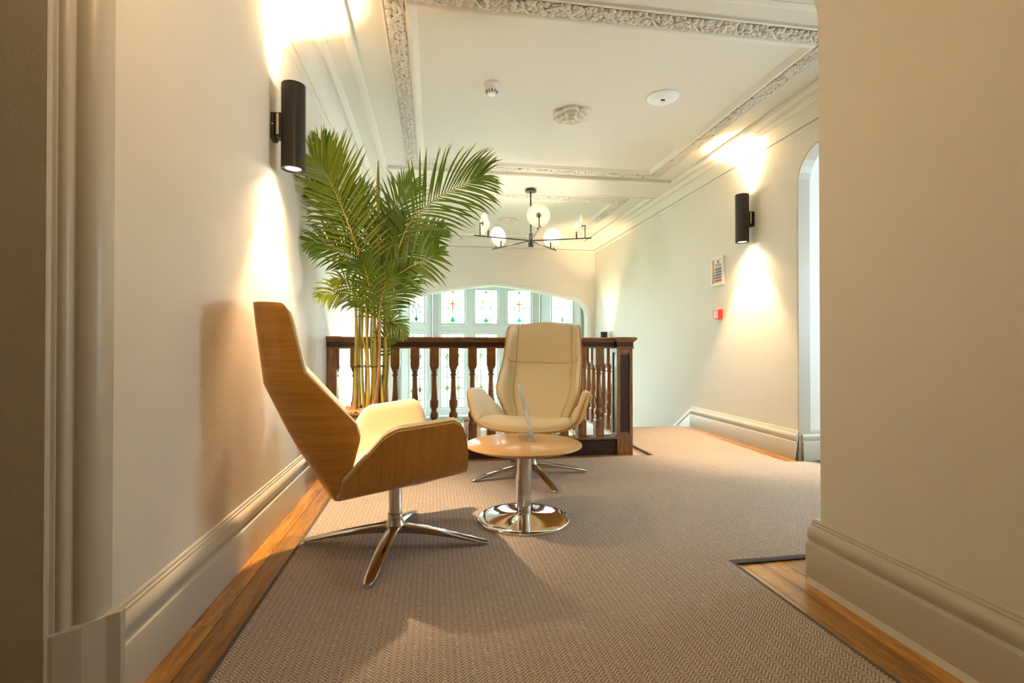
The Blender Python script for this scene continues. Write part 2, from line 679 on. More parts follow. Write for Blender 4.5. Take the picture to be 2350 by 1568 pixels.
# passage the picture is taken from
ws = MB().box(-2.3, 1.275, -0.2, -0.862, 1.40, 2.9).build('wall_passage_left', 'wall_paint')
struct(ws, 'shaded passage wall at the far left edge', 'wall')
wj = MB().box(1.45, -2.6, -0.2, 1.60, 1.70, 2.9).build('wall_passage_right', 'wall_paint')
struct(wj, 'broad tan passage wall filling the right edge', 'wall')
wj2 = MB().box(1.60, 1.55, -0.2, 2.92, 1.70, 2.9).build('wall_return', 'wall_paint')
struct(wj2, 'short return wall behind the right passage wall', 'wall')
wb = MB().box(-2.3, -2.6, -0.2, 1.6, -2.45, 2.9).box(-2.3, -2.45, -0.2, -2.15, 1.275, 2.9).build('wall_passage_back', 'wall_paint')
struct(wb, 'wall closing the passage behind the viewer', 'wall')
# arched head of the passage
hd = [(-0.87, 2.15)]
for k in range(9):
    a = PI - k / 8 * PI / 2
    hd.append((-0.79 + 0.26 + 0.26 * math.cos(a), 2.13 + 0.22 * math.sin(a)))
for k in range(9):
    a = PI / 2 - k / 8 * PI / 2
    hd.append((1.45 - 0.26 + 0.26 * math.cos(a), 2.13 + 0.22 * math.sin(a)))
hd += [(1.45, 2.9), (-0.87, 2.9)]
wh = MB().prism(hd, 'y', 1.37, 1.70).build('wall_header', 'wall_paint')
struct(wh, 'round-cornered head over the passage opening', 'wall')

# side room seen through the opening on the right
sr = MB()
sr.box(2.92, 3.545, -0.2, 4.75, 3.70, 2.9)
sr.box(2.83, 0.75, -0.2, 4.75, 0.9, 2.9)
sr.box(2.83, 0.9, -0.2, 2.92, 1.55, 2.9)
sr.box(4.6, 0.9, -0.2, 4.75, 3.545, 0.8)
sr.box(4.6, 0.9, 2.0, 4.75, 3.545, 2.9)
sr.box(4.6, 0.9, 0.8, 4.75, 1.75, 2.0)
sr.box(4.6, 2.75, 0.8, 4.75, 3.545, 2.0)
sr.box(2.92, 0.9, 2.70, 4.6, 3.545, 2.9)
sr = sr.build('wall_side_room', 'side_wall_paint')
struct(sr, 'cool white walls of the room beyond the right-hand opening', 'wall')
srf = MB().box(2.92, 0.9, -0.2, 4.6, 1.70, 0.0).build('floor_side_room', 'stair_grey')
struct(srf, 'floor of the room beyond the right-hand opening', 'floor')

# ---- ceiling
P1 = (-0.47, 2.36, 2.57, 5.14)     # outer rectangles of the recessed panels
P2 = (-0.47, 5.70, 2.57, 8.30)
cl = MB()
cl.box(XL - 0.1, 1.40, ZS, P1[0], YF + 0.1, 2.9)
cl.box(P1[2], 1.40, ZS, XR + 0.05, YF + 0.1, 2.9)
cl.box(P1[0], 1.40, ZS, P1[2], P1[1], 2.9)
cl.box(P1[0], P1[3], ZS, P1[2], P2[1], 2.9)
cl.box(P1[0], P2[3], ZS, P1[2], YF + 0.1, 2.9)
cl.box(P1[0], P1[1], ZP, P1[2], P1[3], 2.9)
cl.box(P2[0], P2[1], ZP, P2[2], P2[3], 2.9)
ceil = cl.build('ceiling', 'ceiling_paint')
struct(ceil, 'cream plaster ceiling with two framed panels', 'ceiling')
pc = MB().box(-2.3, -2.6, 2.55, 1.6, 1.40, 2.75).build('ceiling_passage', 'ceiling_paint')
struct(pc, 'low flat ceiling of the passage', 'ceiling')

FL = []
for P in (P1, P2):
    # outer rib on the edge of the recess
    pr = [(-0.010, 0.0), (-0.012, 0.024), (0.0, 0.036), (0.016, 0.042), (0.032, 0.040), (0.042, 0.034), (0.046, 0.030)]
    MB().frame_sweep(*P, pr, ZP).build('outer_rib', 'plaster', ceil, smooth=True, angle=50)
    # floral band between two small fillets
    fx0, fy0, fx1, fy1 = P[0] + 0.21, P[1] + 0.17, P[2] - 0.21, P[3] - 0.10
    pr = [(0.020, 0), (0.016, 0.012), (0.006, 0.016), (0.0, 0.008), (-0.105, 0.008), (-0.11, 0.018), (-0.122, 0.026), (-0.138, 0.026), (-0.150, 0.016), (-0.158, 0.010), (-0.172, 0.0)]
    MB().frame_sweep(fx0, fy0, fx1, fy1, pr, ZP).build('band_moulding', 'plaster', ceil, smooth=True, angle=35)
    FL.append((fx0, fy0, fx1, fy1))


def floral(x0, y0, x1, y1, along):
    """trailing leaves, stems and berries in high relief inside a strip hanging below the ceiling"""
    mb = MB()
    L = (x1 - x0) if along == 'x' else (y1 - y0)
    Wd = (y1 - y0) if along == 'x' else (x1 - x0)

    def put(s, t, h):
        return (x0 + s, y0 + t, ZP - 0.008 - h) if along == 'x' else (x0 + t, y0 + s, ZP - 0.008 - h)

    def leaf(s, t, r, rot, h0):
        k = 10
        vs = [put(s, t, h0 + 0.013)]
        for i in range(k):
            a = rot + 2 * PI * i / k
            rr = r * (1.0 if i % 2 == 0 else 0.66)
            vs.append(put(s + 0.5 * rr * math.cos(a), min(max(t + 0.5 * rr * math.sin(a), 0.001), Wd - 0.001), h0 + (0.017 if i % 2 else 0.012)))
        for i in range(k):
            a = rot + 2 * PI * i / k
            rr = r * (1.0 if i % 2 == 0 else 0.64)
            vs.append(put(s + rr * math.cos(a), min(max(t + rr * math.sin(a), 0.001), Wd - 0.001), h0 * 0.7 + 0.002))
        fs = [(0, 1 + i, 1 + (i + 1) % k) for i in range(k)] + [(1 + i, 1 + k + i, 1 + k + (i + 1) % k, 1 + (i + 1) % k) for i in range(k)]
        mb.add(vs, fs)

    def berry(s, t, r, h0):
        k = 6
        vs = [put(s, t, h0 + r * 1.5)]
        for i in range(k):
            a = 2 * PI * i / k
            vs.append(put(s + r * math.cos(a), t + r * math.sin(a), h0 + r * 0.7))
        for i in range(k):
            a = 2 * PI * i / k
            vs.append(put(s + r * math.cos(a), t + r * math.sin(a), 0))
        mb.add(vs, [(0, 1 + i, 1 + (i + 1) % k) for i in range(k)] + [(1 + i, 1 + k + i, 1 + k + (i + 1) % k, 1 + (i + 1) % k) for i in range(k)])
    s = 0.02
    i = 0
    while s < L - 0.01:
        for row in (0.22, 0.5, 0.78):
            leaf(s + random.uniform(-.008, .008) + (0.014 if row == 0.5 else 0), Wd * row + random.uniform(-.007, .007), random.uniform(0.021, 0.030), random.uniform(0, 6.3), random.uniform(0.0, 0.009))
        if i % 3 == 0:
            for b in range(3):
                berry(s + random.uniform(-.015, .015), Wd * random.uniform(.25, .75), random.uniform(.006, .009), 0.012)
        s += 0.036
        i += 1
    # stem winding through
    pts = []
    s = 0.0
    while s <= L:
        pts.append(put(s, Wd * (0.5 + 0.36 * math.sin(s * 26)), 0.017 + 0.004 * math.sin(s * 52)))
        s += 0.02
    mb.tube(pts, 0.0045, 5)
    return mb


for fx0, fy0, fx1, fy1 in FL:
    for (a, b, c, d, al) in ((fx0, fy0, fx1, fy0 + 0.105, 'x'), (fx0, fy1 - 0.105, fx1, fy1, 'x'), (fx0, fy0 + 0.105, fx0 + 0.105, fy1 - 0.105, 'y'), (fx1 - 0.105, fy0 + 0.105, fx1, fy1 - 0.105, 'y')):
        o = floral(a, b, c, d, al).build('floral_relief', 'plaster', ceil)
        o['kind'] = 'stuff'
        o.data.polygons.foreach_set('use_smooth', [True] * len(o.data.polygons))

# ---- cornice along the walls: (distance from wall, height)
CP = [(0.0, 2.545), (0.006, 2.548), (0.008, 2.562), (0.016, 2.568), (0.018, 2.580), (0.005, 2.582), (0.005, 2.588), (0.022, 2.590), (0.030, 2.600), (0.050, 2.625), (0.085, 2.648), (0.120, 2.657), (0.130, 2.655), (0.136, 2.645), (0.150, 2.641), (0.158, 2.650), (0.170, 2.654), (0.182, 2.662), (0.186, 2.671)]


def cornice(name, p0, p1, nrm, label):
    mb = MB()
    vs = []
    for d, z in CP:
        for p, sg in ((p0, 1), (p1, -1)):
            vs.append((p[0] + nrm[0] * d, p[1] + nrm[1] * d, z))
    mb.add(vs, [(2 * j, 2 * j + 1, 2 * j + 3, 2 * j + 2) for j in range(len(CP) - 1)])
    o = mb.build(name, 'plaster', smooth=True, angle=30)
    struct(o, label, 'cornice')


cornice('trim_1', (XL, 1.6), (XL, YF), (1, 0), 'moulded plaster cornice along the top of the left wall')
cornice('trim_2', (XR, 1.7), (XR, YF), (-1, 0), 'moulded plaster cornice along the top of the right wall')
cornice('trim_3', (XL, YF), (XR, YF), (0, -1), 'moulded plaster cornice above the arch')

# ---- skirting boards: (proud of wall, height)
SK = [(0.0, 0.232), (0.006, 0.226), (0.007, 0.219), (0.012, 0.216), (0.013, 0.209), (0.019, 0.205), (0.026, 0.196), (0.030, 0.182), (0.029, 0.168), (0.023, 0.156), (0.021, 0.150), (0.034, 0.142), (0.036, 0.136), (0.036, 0.0)]


def skirting(name, path, label, quad=None, end_drop=False):
    """path: list of (x,y); the board stands to the right-hand side of its direction of travel"""
    mb = MB()
    n = len(path)
    vs = []
    dirs = []
    for i in range(n):
        p = Vector(path[i])
        d0 = (p - Vector(path[i - 1])).normalized() if i > 0 else None
        d1 = (Vector(path[i + 1]) - p).normalized() if i < n - 1 else None
        d0 = d0 or d1
        d1 = d1 or d0
        n0 = Vector((d0.y, -d0.x))
        n1 = Vector((d1.y, -d1.x))
        m = (n0 + n1)
        m = m / (m.length_squared) * 2 if m.length > 1e-6 else n0
        dirs.append(m)
    for d, z in SK:
        for p, m in zip(path, dirs):
            vs.append((p[0] + m.x * d, p[1] + m.y * d, z))
    fs = []
    for j in range(len(SK) - 1):
        for i in range(n - 1):
            fs.append((j * n + i, j * n + i + 1, (j + 1) * n + i + 1, (j + 1) * n + i))
    fs.append(tuple(j * n for j in range(len(SK))))
    fs.append(tuple(j * n + n - 1 for j in range(len(SK))))
    mb.add(vs, fs)
    o = mb.build(name, 'trim_paint', smooth=True, angle=25)
    struct(o, label, 'skirting board')
    return o


skirting('baseboard_left', [(XL, 1.381), (XL, 3.955)], 'tall moulded grey skirting along the left wall')
bl = skirting('baseboard_passage_right', [(1.45, -2.4), (1.45, 1.70), (1.46, 1.70)][:2][::-1], 'tall moulded grey skirting on the right passage wall')
mb = MB()
mb.add([(1.414, -2.4, 0.0), (1.400, -2.4, 0.0), (1.414, -2.4, 0.018), (1.414, 1.722, 0.0), (1.400, 1.722, 0.0), (1.414, 1.722, 0.018)], [(0, 1, 2), (3, 5, 4), (0, 3, 4, 1), (1, 4, 5, 2), (0, 2, 5, 3)])
mb.build('quarter_round', 'trim_paint', bl)
# the end of that board returns round the corner
mb = MB()
mb.prism([(1.45 - d, z) for d, z in SK] + [(1.62, 0.0), (1.62, 0.232)], 'y', 1.7005, 1.735)
mb.build('corner_return', 'trim_paint', bl, smooth=True, angle=25)
br = skirting('baseboard_right', [(XR, 5.17), (XR, 3.534)], 'tall moulded skirting along the right wall by the stairs')
# raking piece that follows the first stairs down
mb = MB()
vs = []
for d, z in SK:
    for y, dz in ((5.17, 0.0), (7.3, -1.33)):
        vs.append((XR - d, y, z + dz - (0.0 if z > 0.01 else 0.25)))
mb.add(vs, [(2 * j, 2 * j + 1, 2 * j + 3, 2 * j + 2) for j in range(len(SK) - 1)])
mb.build('raking_skirting', 'white_trim', br, smooth=True, angle=25)
skirting('baseboard_side_room', [(2.85, 3.545), (4.6, 3.545)], 'skirting on the wall beyond the right-hand opening')
# reveal lining of the right opening
mb = MB()
opl = [(p[0] - 0.004, p[1] - 0.004) for p in op]
for (pa, pb) in zip(opl[1:-2], opl[2:-1]):
    mb.add([(XR - 0.004, pa[0], pa[1]), (XR - 0.004, pb[0], pb[1]), (XR + 0.095, pb[0] + 0.011 * 0, pb[1]), (XR + 0.095, pa[0], pa[1]),
            (XR - 0.004, pa[0] + 0.012, pa[1] + 0.012), (XR - 0.004, pb[0] + 0.012, pb[1] + 0.012)], [(0, 1, 2, 3), (0, 4, 5, 1)])
mb.add([(XR - 0.004, 3.530, 0), (XR - 0.004, 3.530, 1.946), (XR + 0.095, 3.530, 1.946), (XR + 0.095, 3.530, 0), (XR - 0.004, 3.546, 0), (XR - 0.004, 3.546, 1.958)], [(0, 1, 2, 3), (0, 4, 5, 1)])
o = mb.build('trim_4', 'trim_paint', smooth=True)
struct(o, 'grey painted lining round the right-hand opening', 'trim')

# ---- moulded architrave at the left edge
ar = [(-0.80, 1.40), (-0.7945, 1.40)]
for k in range(13):
    a = -k / 12 * R(84)
    ar.append((-0.8395 + 0.045 * math.cos(a), 1.376 + 0.052 * math.sin(a)))
ar += [(-0.837, 1.322), (-0.838, 1.317)]
for k in range(1, 7):
    a = -k / 6 * R(85)
    ar.append((-0.854 + 0.016 * math.cos(a), 1.316 + 0.018 * math.sin(a)))
ar += [(-0.8545, 1.2975), (-0.8545, 1.293), (-0.860, 1.288), (-0.8615, 1.277), (-0.8615, 1.40)]
arch = MB().prism(ar, 'z', 0.24, 2.9).build('trim_5', 'trim_paint', smooth=True, angle=30)
struct(arch, 'moulded grey architrave at the left edge of the passage', 'trim')
pl = [(-0.80, 1.41), (-0.763, 1.400), (-0.763, 1.379), (-0.785, 1.362), (-0.812, 1.318), (-0.818, 1.312), (-0.850, 1.284), (-0.857, 1.280), (-0.8612, 1.272), (-0.8612, 1.41)]
MB().prism(pl, 'z', 0.0, 0.243).build('plinth_block', 'trim_paint', arch, bevel=0.003)

# ---- stairs, half landing and bay (beyond the balustrade)
st = MB()
nst = 7
stair = empty('stair_flight', (2.2, 5.2, 0))
struct(stair, 'stair flight descending along the right wall beyond the landing', 'stairs')
for i in range(nst):
    z1 = -0.165 * (i + 1)
    MB().box(1.5 - 2.2, 0.26 * i, z1 - 0.2, XR - 2.2, 0.26 * (i + 1) + 0.02, z1).build('step', 'carpet_weave', stair)
hl = MB().box(XL - 0.1, 5.2 + 0.26 * nst, -1.45, XR + 0.1, 9.9, -1.155)
hl.box(XL - 0.1, 4.0, -2.6, XR, 7.1, -2.5)
hl = hl.build('floor_half_landing', 'stair_grey')
struct(hl, 'half landing below the bay window', 'floor')
wf = MB().box(XL, 4.05, -2.6, 1.5, 4.08, -0.004)
wf.box(XL - 0.1, 3.9, -2.6, XL, 8.6, -1.3)
wf.box(1.5, 7.0, -2.6, XR, 7.05, -1.2)
wf = wf.build('wall_stairwell', 'wall_paint')
struct(wf, 'wall of the stairwell below the landing edge', 'wall')

# bay: corner posts and three windows
BZ0, BZ1 = -0.29, 2.05


def window(name, p0, p1, lights, label, rows=((-0.288, 1.135), (1.302, 1.985)), z0=BZ0 - 0.12, z1=2.08, emblem=None):
    """p0,p1: plan ends of the frame; lights: list of (a,b) distances along it"""
    d = Vector((p1[0] - p0[0], p1[1] - p0[1]))
    Ln = d.length
    w = empty(name, (p0[0], p0[1], 0), math.atan2(d.y, d.x))
    struct(w, label, 'window')
    D0, D1 = -0.035, 0.055        # local y: room side negative
    mb = MB()
    xs = [0.0] + [v for ab in lights for v in ab] + [Ln]
    for a, b in zip(xs[0::2], xs[1::2]):
        mb.box(a, D0, z0, b, D1, z1)
    for a, b in lights:
        mb.box(a, D0, z0, b, D1, rows[0][0])
        mb.box(a, D0, rows[0][1], b, D1, rows[1][0])
        mb.box(a, D0, rows[1][1], b, D1, z1)
    mb.build('frame', 'window_paint', w)
    # mouldings on the room side round every light
    for li, (a, b) in enumerate(lights):
        for ri, (za, zb) in enumerate(rows):
            mo = MB()
            for (xa, xb, ya, yb) in ((a - 0.035, b + 0.035, za - 0.035, zb + 0.035),):
                q = [(xa, ya), (xb, ya), (xb, yb), (xa, yb)]
                q2 = [(a, za), (b, za), (b, zb), (a, zb)]
                pr = [(0, D0), (0.1, D0 - 0.012), (0.5, D0 - 0.012), (0.7, D0 - 0.004), (1.0, D0 + 0.01)]
                vs = []
                for t, yy in pr:
                    for i in range(4):
                        vs.append((lerp(q[i][0], q2[i][0], t), yy, lerp(q[i][1], q2[i][1], t)))
                fs = []
                for j in range(len(pr) - 1):
                    for i in range(4):
                        k = (i + 1) % 4
                        fs.append((4 * j + i, 4 * j + k, 4 * j + 4 + k, 4 * j + 4 + i))
                mo.add(vs, fs)
            mo.build('light_moulding', 'window_paint', w)
            # casement sash
            sa = MB()
            t = 0.022
            for bb in ((a, za, b, za + t), (a, zb - t, b, zb), (a, za + t, a + t, zb - t), (b - t, za + t, b, zb - t)):
                sa.box(bb[0], 0.0, bb[1], bb[2], 0.03, bb[3])
            sa.build('casement', 'window_paint', w)
            gl = MB().box(a + 0.01, 0.012, za + 0.01, b - 0.01, 0.017, zb - 0.01).build('pane', 'window_glass', w)
            ga, gb = a + t, b - t
            gw = gb - ga
            cm = MB()

            def bar(xa, ya, xb, yb, th=0.006):
                dx, dy = xb - xa, yb - ya
                l = math.hypot(dx, dy)
                nx, ny = -dy / l * th / 2, dx / l * th / 2
                cm.hexa([(xa + nx, 0.004, ya + ny), (xb + nx, 0.004, yb + ny), (xb - nx, 0.004, yb - ny), (xa - nx, 0.004, ya - ny)],
                        [(xa + nx, 0.012, ya + ny), (xb + nx, 0.012, yb + ny), (xb - nx, 0.012, yb - ny), (xa - nx, 0.012, ya - ny)])
            pieces = {}

            def piece(m, pts):
                mbp = pieces.setdefault(m, MB())
                mbp.prism(pts, 'y', 0.006, 0.011)
            cxm = (ga + gb) / 2
            if ri == 0:
                vx = [ga + gw * f for f in ((0.26, 0.74) if gw > 0.33 else (0.32,))]
                zz = zb - 0.245
                rowz = []
                while zz > za + 0.05:
                    rowz.append(zz)
                    zz -= 0.2
                for z_ in rowz:
                    bar(ga, z_, gb, z_, 0.010)
                for x_ in vx:
                    bar(x_, za, x_, zb, 0.010)
                    for ir, z_ in enumerate(rowz):
                        if ir in (1, 4):
                            dw, dh = 0.036, 0.052
                            for (s1, s2, mm) in ((0, 0, 'glass_green'), (1, 0, 'glass_yellow'), (0, 1, 'glass_yellow'), (1, 1, 'glass_green')):
                                ux, uz = (-1 if s1 == 0 else 1), (-1 if s2 == 0 else 1)
                                piece(mm, [(x_, z_), (x_ + ux * dw, z_), (x_, z_ + uz * dh)])
                            for ux, uz in ((1, 1), (1, -1), (-1, 1), (-1, -1)):
                                bar(x_ + ux * dw * 1.05, z_, x_, z_ + uz * dh * 1.05, 0.007)
                if gw <= 0.33:
                    bar(ga + gw * 0.8, za, ga + gw * 0.8, zb, 0.006)
            else:
                zc = za + (zb - za) * 0.50
                H = zb - za
                sw = gw * 0.16
                # shield outline
                sh = [(-1, 0.22), (-0.95, 0.06), (-0.8, -0.05), (-0.4, -0.13), (0, -0.18), (0.4, -0.13), (0.8, -0.05), (0.95, 0.06), (1, 0.22)]
                shp = [(cxm + x * sw, zc + z * H) for x, z in sh]
                for p, q in zip(shp, shp[1:]):
                    bar(*p, *q, 0.010)
                # trailing stems from the foot up both sides and across the head
                for sg in (-1, 1):
                    vine = [(cxm, za + 0.10 * H), (cxm + sg * sw * 0.8, za + 0.16 * H), (cxm + sg * sw * 1.5, za + 0.30 * H), (cxm + sg * sw * 1.25, za + 0.40 * H)]
                    for p, q in zip(vine, vine[1:]):
                        bar(*p, *q, 0.006)
                    head = [(cxm, zb - 0.10 * H), (cxm + sg * sw * 0.8, zb - 0.06 * H), (cxm + sg * sw * 1.7, zb - 0.12 * H), (cxm + sg * sw * 2.3, zb - 0.05 * H)]
                    for p, q in zip(head, head[1:]):
                        bar(*p, *q, 0.007)
                    for (fx, fz, mm) in ((0.9, 0.90, 'glass_green'), (2.0, 0.93, 'glass_green'), (2.4, 0.82, 'glass_green'), (1.3, 0.28, 'glass_green'), (0.5, 0.12, 'glass_green'), (2.5, 0.47, 'glass_red')):
                        lx, lz = cxm + sg * sw * fx, za + H * fz
                        piece(mm, [(lx - 0.014, lz), (lx, lz - 0.018), (lx + 0.014, lz), (lx, lz + 0.018)])
                for sg in (-1, 1):
                    # scrolls above the shield
                    sc = [(cxm + sg * sw, zc + 0.22 * H), (cxm + sg * sw * 1.5, zc + 0.27 * H), (cxm + sg * sw * 1.15, zc + 0.31 * H), (cxm + sg * sw * 0.5, zc + 0.24 * H)]
                    for p, q in zip(sc, sc[1:]):
                        bar(*p, *q, 0.009)
                    piece('glass_amber', [(cxm + sg * sw * 1.0, zc + 0.05 * H), (cxm + sg * sw * 1.25, zc + 0.10 * H), (cxm + sg * sw * 1.2, zc + 0.24 * H), (cxm + sg * sw * 1.0, zc + 0.24 * H)])
                    piece('glass_green', [(cxm + sg * sw * 1.05, zc - 0.10 * H), (cxm + sg * sw * 1.45, zc - 0.08 * H), (cxm + sg * sw * 1.3, zc + 0.02 * H), (cxm + sg * sw * 1.05, zc + 0.02 * H)])
                    piece('glass_green', [(cxm + sg * sw * 1.8, zc + 0.30 * H), (cxm + sg * sw * 2.2, zc + 0.36 * H), (cxm + sg * sw * 1.9, zc + 0.41 * H)])
                    piece('glass_pink', [(cxm + sg * sw * 1.6, zc - 0.05 * H), (cxm + sg * gw * 0.46, zc - 0.05 * H), (cxm + sg * gw * 0.46, zc - 0.01 * H), (cxm + sg * sw * 1.6, zc - 0.02 * H)])
                    bar(cxm + sg * sw * 1.05, zc - 0.06 * H, cxm + sg * gw * 0.5, zc - 0.06 * H, 0.004)
                    bar(cxm + sg * gw * 0.27, za, cxm + sg * gw * 0.27, zc - 0.06 * H, 0.004)
                # crest and foot
                piece('glass_red', [(cxm - 0.02, zb - 0.085), (cxm + 0.02, zb - 0.085), (cxm + 0.026, zb - 0.05), (cxm, zb - 0.03), (cxm - 0.026, zb - 0.05)])
                bar(cxm, za, cxm, zc - 0.18 * H, 0.009)
                piece('glass_green', [(cxm, za + 0.03), (cxm + 0.045, za + 0.07), (cxm + 0.02, za + 0.11), (cxm, za + 0.15), (cxm - 0.02, za + 0.11), (cxm - 0.045, za + 0.07)])
                if emblem and emblem[li]:
                    piece('glass_red', [(cxm - 0.012, zc - 0.15 * H), (cxm + 0.012, zc - 0.15 * H), (cxm + 0.012, zc + 0.19 * H), (cxm - 0.012, zc + 0.19 * H)])
                    piece('glass_red', [(cxm - sw * 0.85, zc + 0.055 * H), (cxm + sw * 0.85, zc + 0.055 * H), (cxm + sw * 0.85, zc + 0.095 * H), (cxm - sw * 0.85, zc + 0.095 * H)])
            cm.build('lead_cames', 'lead', gl)
            for mm, mbp in pieces.items():
                mbp.build('coloured_glass', mm, gl)
    return w


BY = 9.60
w1 = window('window_1', (-0.02, BY), (2.04, BY), [(0.143, 0.621), (0.788, 1.251), (1.421, 1.911)], 'centre of the leaded bay window with three lights', emblem=(True, False, True))
w2 = window('window_2', (-0.57, 8.80), (-0.07, BY - 0.02), [(0.24, 0.76)], 'angled left side of the leaded bay window')
w3 = window('window_3', (2.09, BY - 0.02), (2.66, 8.80), [(0.24, 0.78)], 'angled right side of the leaded bay window')
# lower pier strips, roof and walls of the bay
bw = MB()
bw.box(-0.09, BY - 0.05, BZ0 - 0.2, -0.04, BY + 0.1, 2.1)
bw.box(2.055, BY - 0.05, BZ0 - 0.2, 2.105, BY + 0.1, 2.1)
bw.box(-0.75, 8.745, -1.2, AX0 - 0.0, 8.86, 2.1)
bw.box(AX1, 8.745, -1.2, AX1 + 0.15, 8.86, 2.1)
bw = bw.build('trim_6', 'window_paint')
struct(bw, 'corner posts of the bay window', 'trim')
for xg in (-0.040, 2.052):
    MB().box(xg, BY - 0.052, BZ0 - 0.2, xg + 0.012, BY - 0.044, 2.1).build('gap_shade_strip', 'dark_recess', bw)  # solid dark strip, its colour stands for the shade in the corner joint
ba = MB()
ba.prism([(-0.8, 8.70), (2.9, 8.70), (2.9, 8.9), (2.10, 9.72), (-0.08, 9.72), (-0.8, 8.9)], 'z', 2.08, 2.3)
ba.prism([(-0.75, 8.80), (-0.57, 8.80), (-0.05, BY), (2.07, BY), (2.66, 8.80), (2.9, 8.80), (2.9, 8.95), (2.12, 9.72), (-0.08, 9.72), (-0.75, 8.95)], 'z', -1.3, BZ0 - 0.1)
ba = ba.build('wall_bay', 'window_paint')
struct(ba, 'panelled wall and ceiling of the bay', 'wall')
sill = MB().prism([(-0.62, 8.80), (-0.55, 8.76), (-0.02, BY - 0.09), (2.04, BY - 0.09), (2.64, 8.76), (2.70, 8.80), (2.06, BY), (-0.04, BY)], 'z', BZ0 - 0.155, BZ0 - 0.115).build('trim_7', 'white_trim', bevel=0.006)
struct(sill, 'white sill under the bay window', 'trim')
seat = empty('window_seat', (1.04, 9.1, -1.155))
tag(seat, 'white boxed window seat built into the bay', 'window seat')
MB().prism([(-0.5, -0.45), (3.1, -0.45), (2.5, 0.36), (0.1, 0.36)], 'z', 0, 0.56).build('body', 'white_trim', seat, loc=(-1.3, 0, 0))
MB().prism([(-0.52, -0.48), (3.12, -0.48), (2.5, 0.36), (0.1, 0.36)], 'z', 0.56, 0.60).build('seat_board', 'white_trim', seat, loc=(-1.3, 0, 0), bevel=0.01)

# ---- garden outside
gd = MB().box(-40, 9.9, -2.9, 40, 80, -2.8).build('ground', 'lawn')
struct(gd, 'lawn outside the bay window', 'lawn')


def tree(x, y, r, h, label):
    t = empty('tree', (x, y, -2.8))
    tag(t, label, 'tree', 'garden trees behind the bay window')
    MB().tube([(0, 0, 0), (0.1, 0, h * 0.5), (0, 0.1, h)], [0.22, 0.16, 0.08], 8).build('trunk', 'palm_cane_dry', t)
    mb = MB()
    for i in range(420):
        a = random.uniform(0, 2 * PI)
        b = math.acos(random.uniform(-1, 1))
        q = random.uniform(0.55, 1.0)
        c = Vector((math.cos(a) * math.sin(b) * r * q, math.sin(a) * math.sin(b) * r * q, h + math.cos(b) * r * 0.8 * q))
        s = random.uniform(0.15, 0.4)
        u = Vector((random.uniform(-1, 1), random.uniform(-1, 1), random.uniform(-1, 1))).normalized()
        v = u.orthogonal().normalized()
        mb.add([c - u * s, c + v * s * 0.6, c + u * s, c - v * s * 0.6], [(0, 1, 2, 3)])
    o = mb.build('crown', 'tree_leaf', t)
    o['kind'] = 'stuff'


tree(-2.5, 24, 3.0, 4.0, 'pale tree in the garden seen through the left side of the bay')
tree(2.2, 28, 3.4, 3.6, 'pale tree in the garden seen through the middle of the bay')
tree(8.6, 25, 3.2, 4.2, 'pale tree in the garden seen through the right side of the bay')


# ================================================================== BALUSTRADE
BPROF = [(0.030, 0.720), (0.0305, 0.712), (0.026, 0.706), (0.0255, 0.700), (0.022, 0.694), (0.0195, 0.685), (0.0195, 0.676), (0.0245, 0.672), (0.0255, 0.666), (0.0235, 0.660), (0.0185, 0.655),
         (0.0180, 0.640), (0.0195, 0.58), (0.0225, 0.52), (0.0265, 0.474), (0.0270, 0.470), (0.0335, 0.467), (0.0345, 0.440), (0.0335, 0.418), (0.0285, 0.402), (0.0225, 0.392), (0.0215, 0.386),
         (0.0215, 0.380), (0.0260, 0.374), (0.0320, 0.362), (0.0345, 0.346), (0.0335, 0.332), (0.0280, 0.318), (0.0225, 0.312), (0.0260, 0.306), (0.0300, 0.298), (0.0310, 0.288)]


def square_block(mb, h, z0, z1, ch=0.008):
    q = lambda s, z: [(-s, -s, z), (s, -s, z), (s, s, z), (-s, s, z)]
    mb.hexa(q(h - ch, z0), q(h, z0 + ch))
    mb.hexa(q(h, z0 + ch), q(h, z1 - ch))
    mb.hexa(q(h, z1 - ch), q(h - ch, z1))


def make_baluster():
    mb = MB()
    q = lambda s, z: [(-s, -s, z), (s, -s, z), (s, s, z), (-s, s, z)]
    mb.hexa(q(0.035, 0.740), q(0.035, 0.876))
    mb.hexa(q(0.026, 0.716), q(0.035, 0.740))
    mb.hexa(q(0.035, 0.148), q(0.035, 0.278))
    mb.hexa(q(0.035, 0.278), q(0.026, 0.292))
    mb.lathe(BPROF, 18)
    o = mb.build('baluster', 'rail_oak', smooth=True, angle=30)
    return o


bal0 = make_baluster()
balm = bal0.data
bpy.data.objects.remove(bal0)


def add_baluster(parent, loc, sz=1.0):
    o = bpy.data.objects.new('baluster', balm)
    COL.objects.link(o)
    o.parent = parent
    o.location = loc
    return o


# handrail section: (half width, height)
HR = [(0.030, 0.876), (0.046, 0.878), (0.046, 0.888), (0.038, 0.890), (0.038, 0.922), (0.046, 0.926), (0.050, 0.934), (0.058, 0.938), (0.060, 0.946), (0.066, 0.950), (0.066, 0.956), (0.060, 0.963), (0.050, 0.966)]


def handrail(parent, a, b, along, part):
    """part of the rail between heights given by slices of HR"""
    mb = MB()
    pts = [(-w, z) for w, z in part] + [(w, z) for w, z in part][::-1]
    mb.prism(pts, along, a, b)
    return mb


br_ = empty('balustrade', (0, RAILY, 0))
tag(br_, 'dark oak balustrade with turned balusters across the landing behind the chairs', 'balustrade')


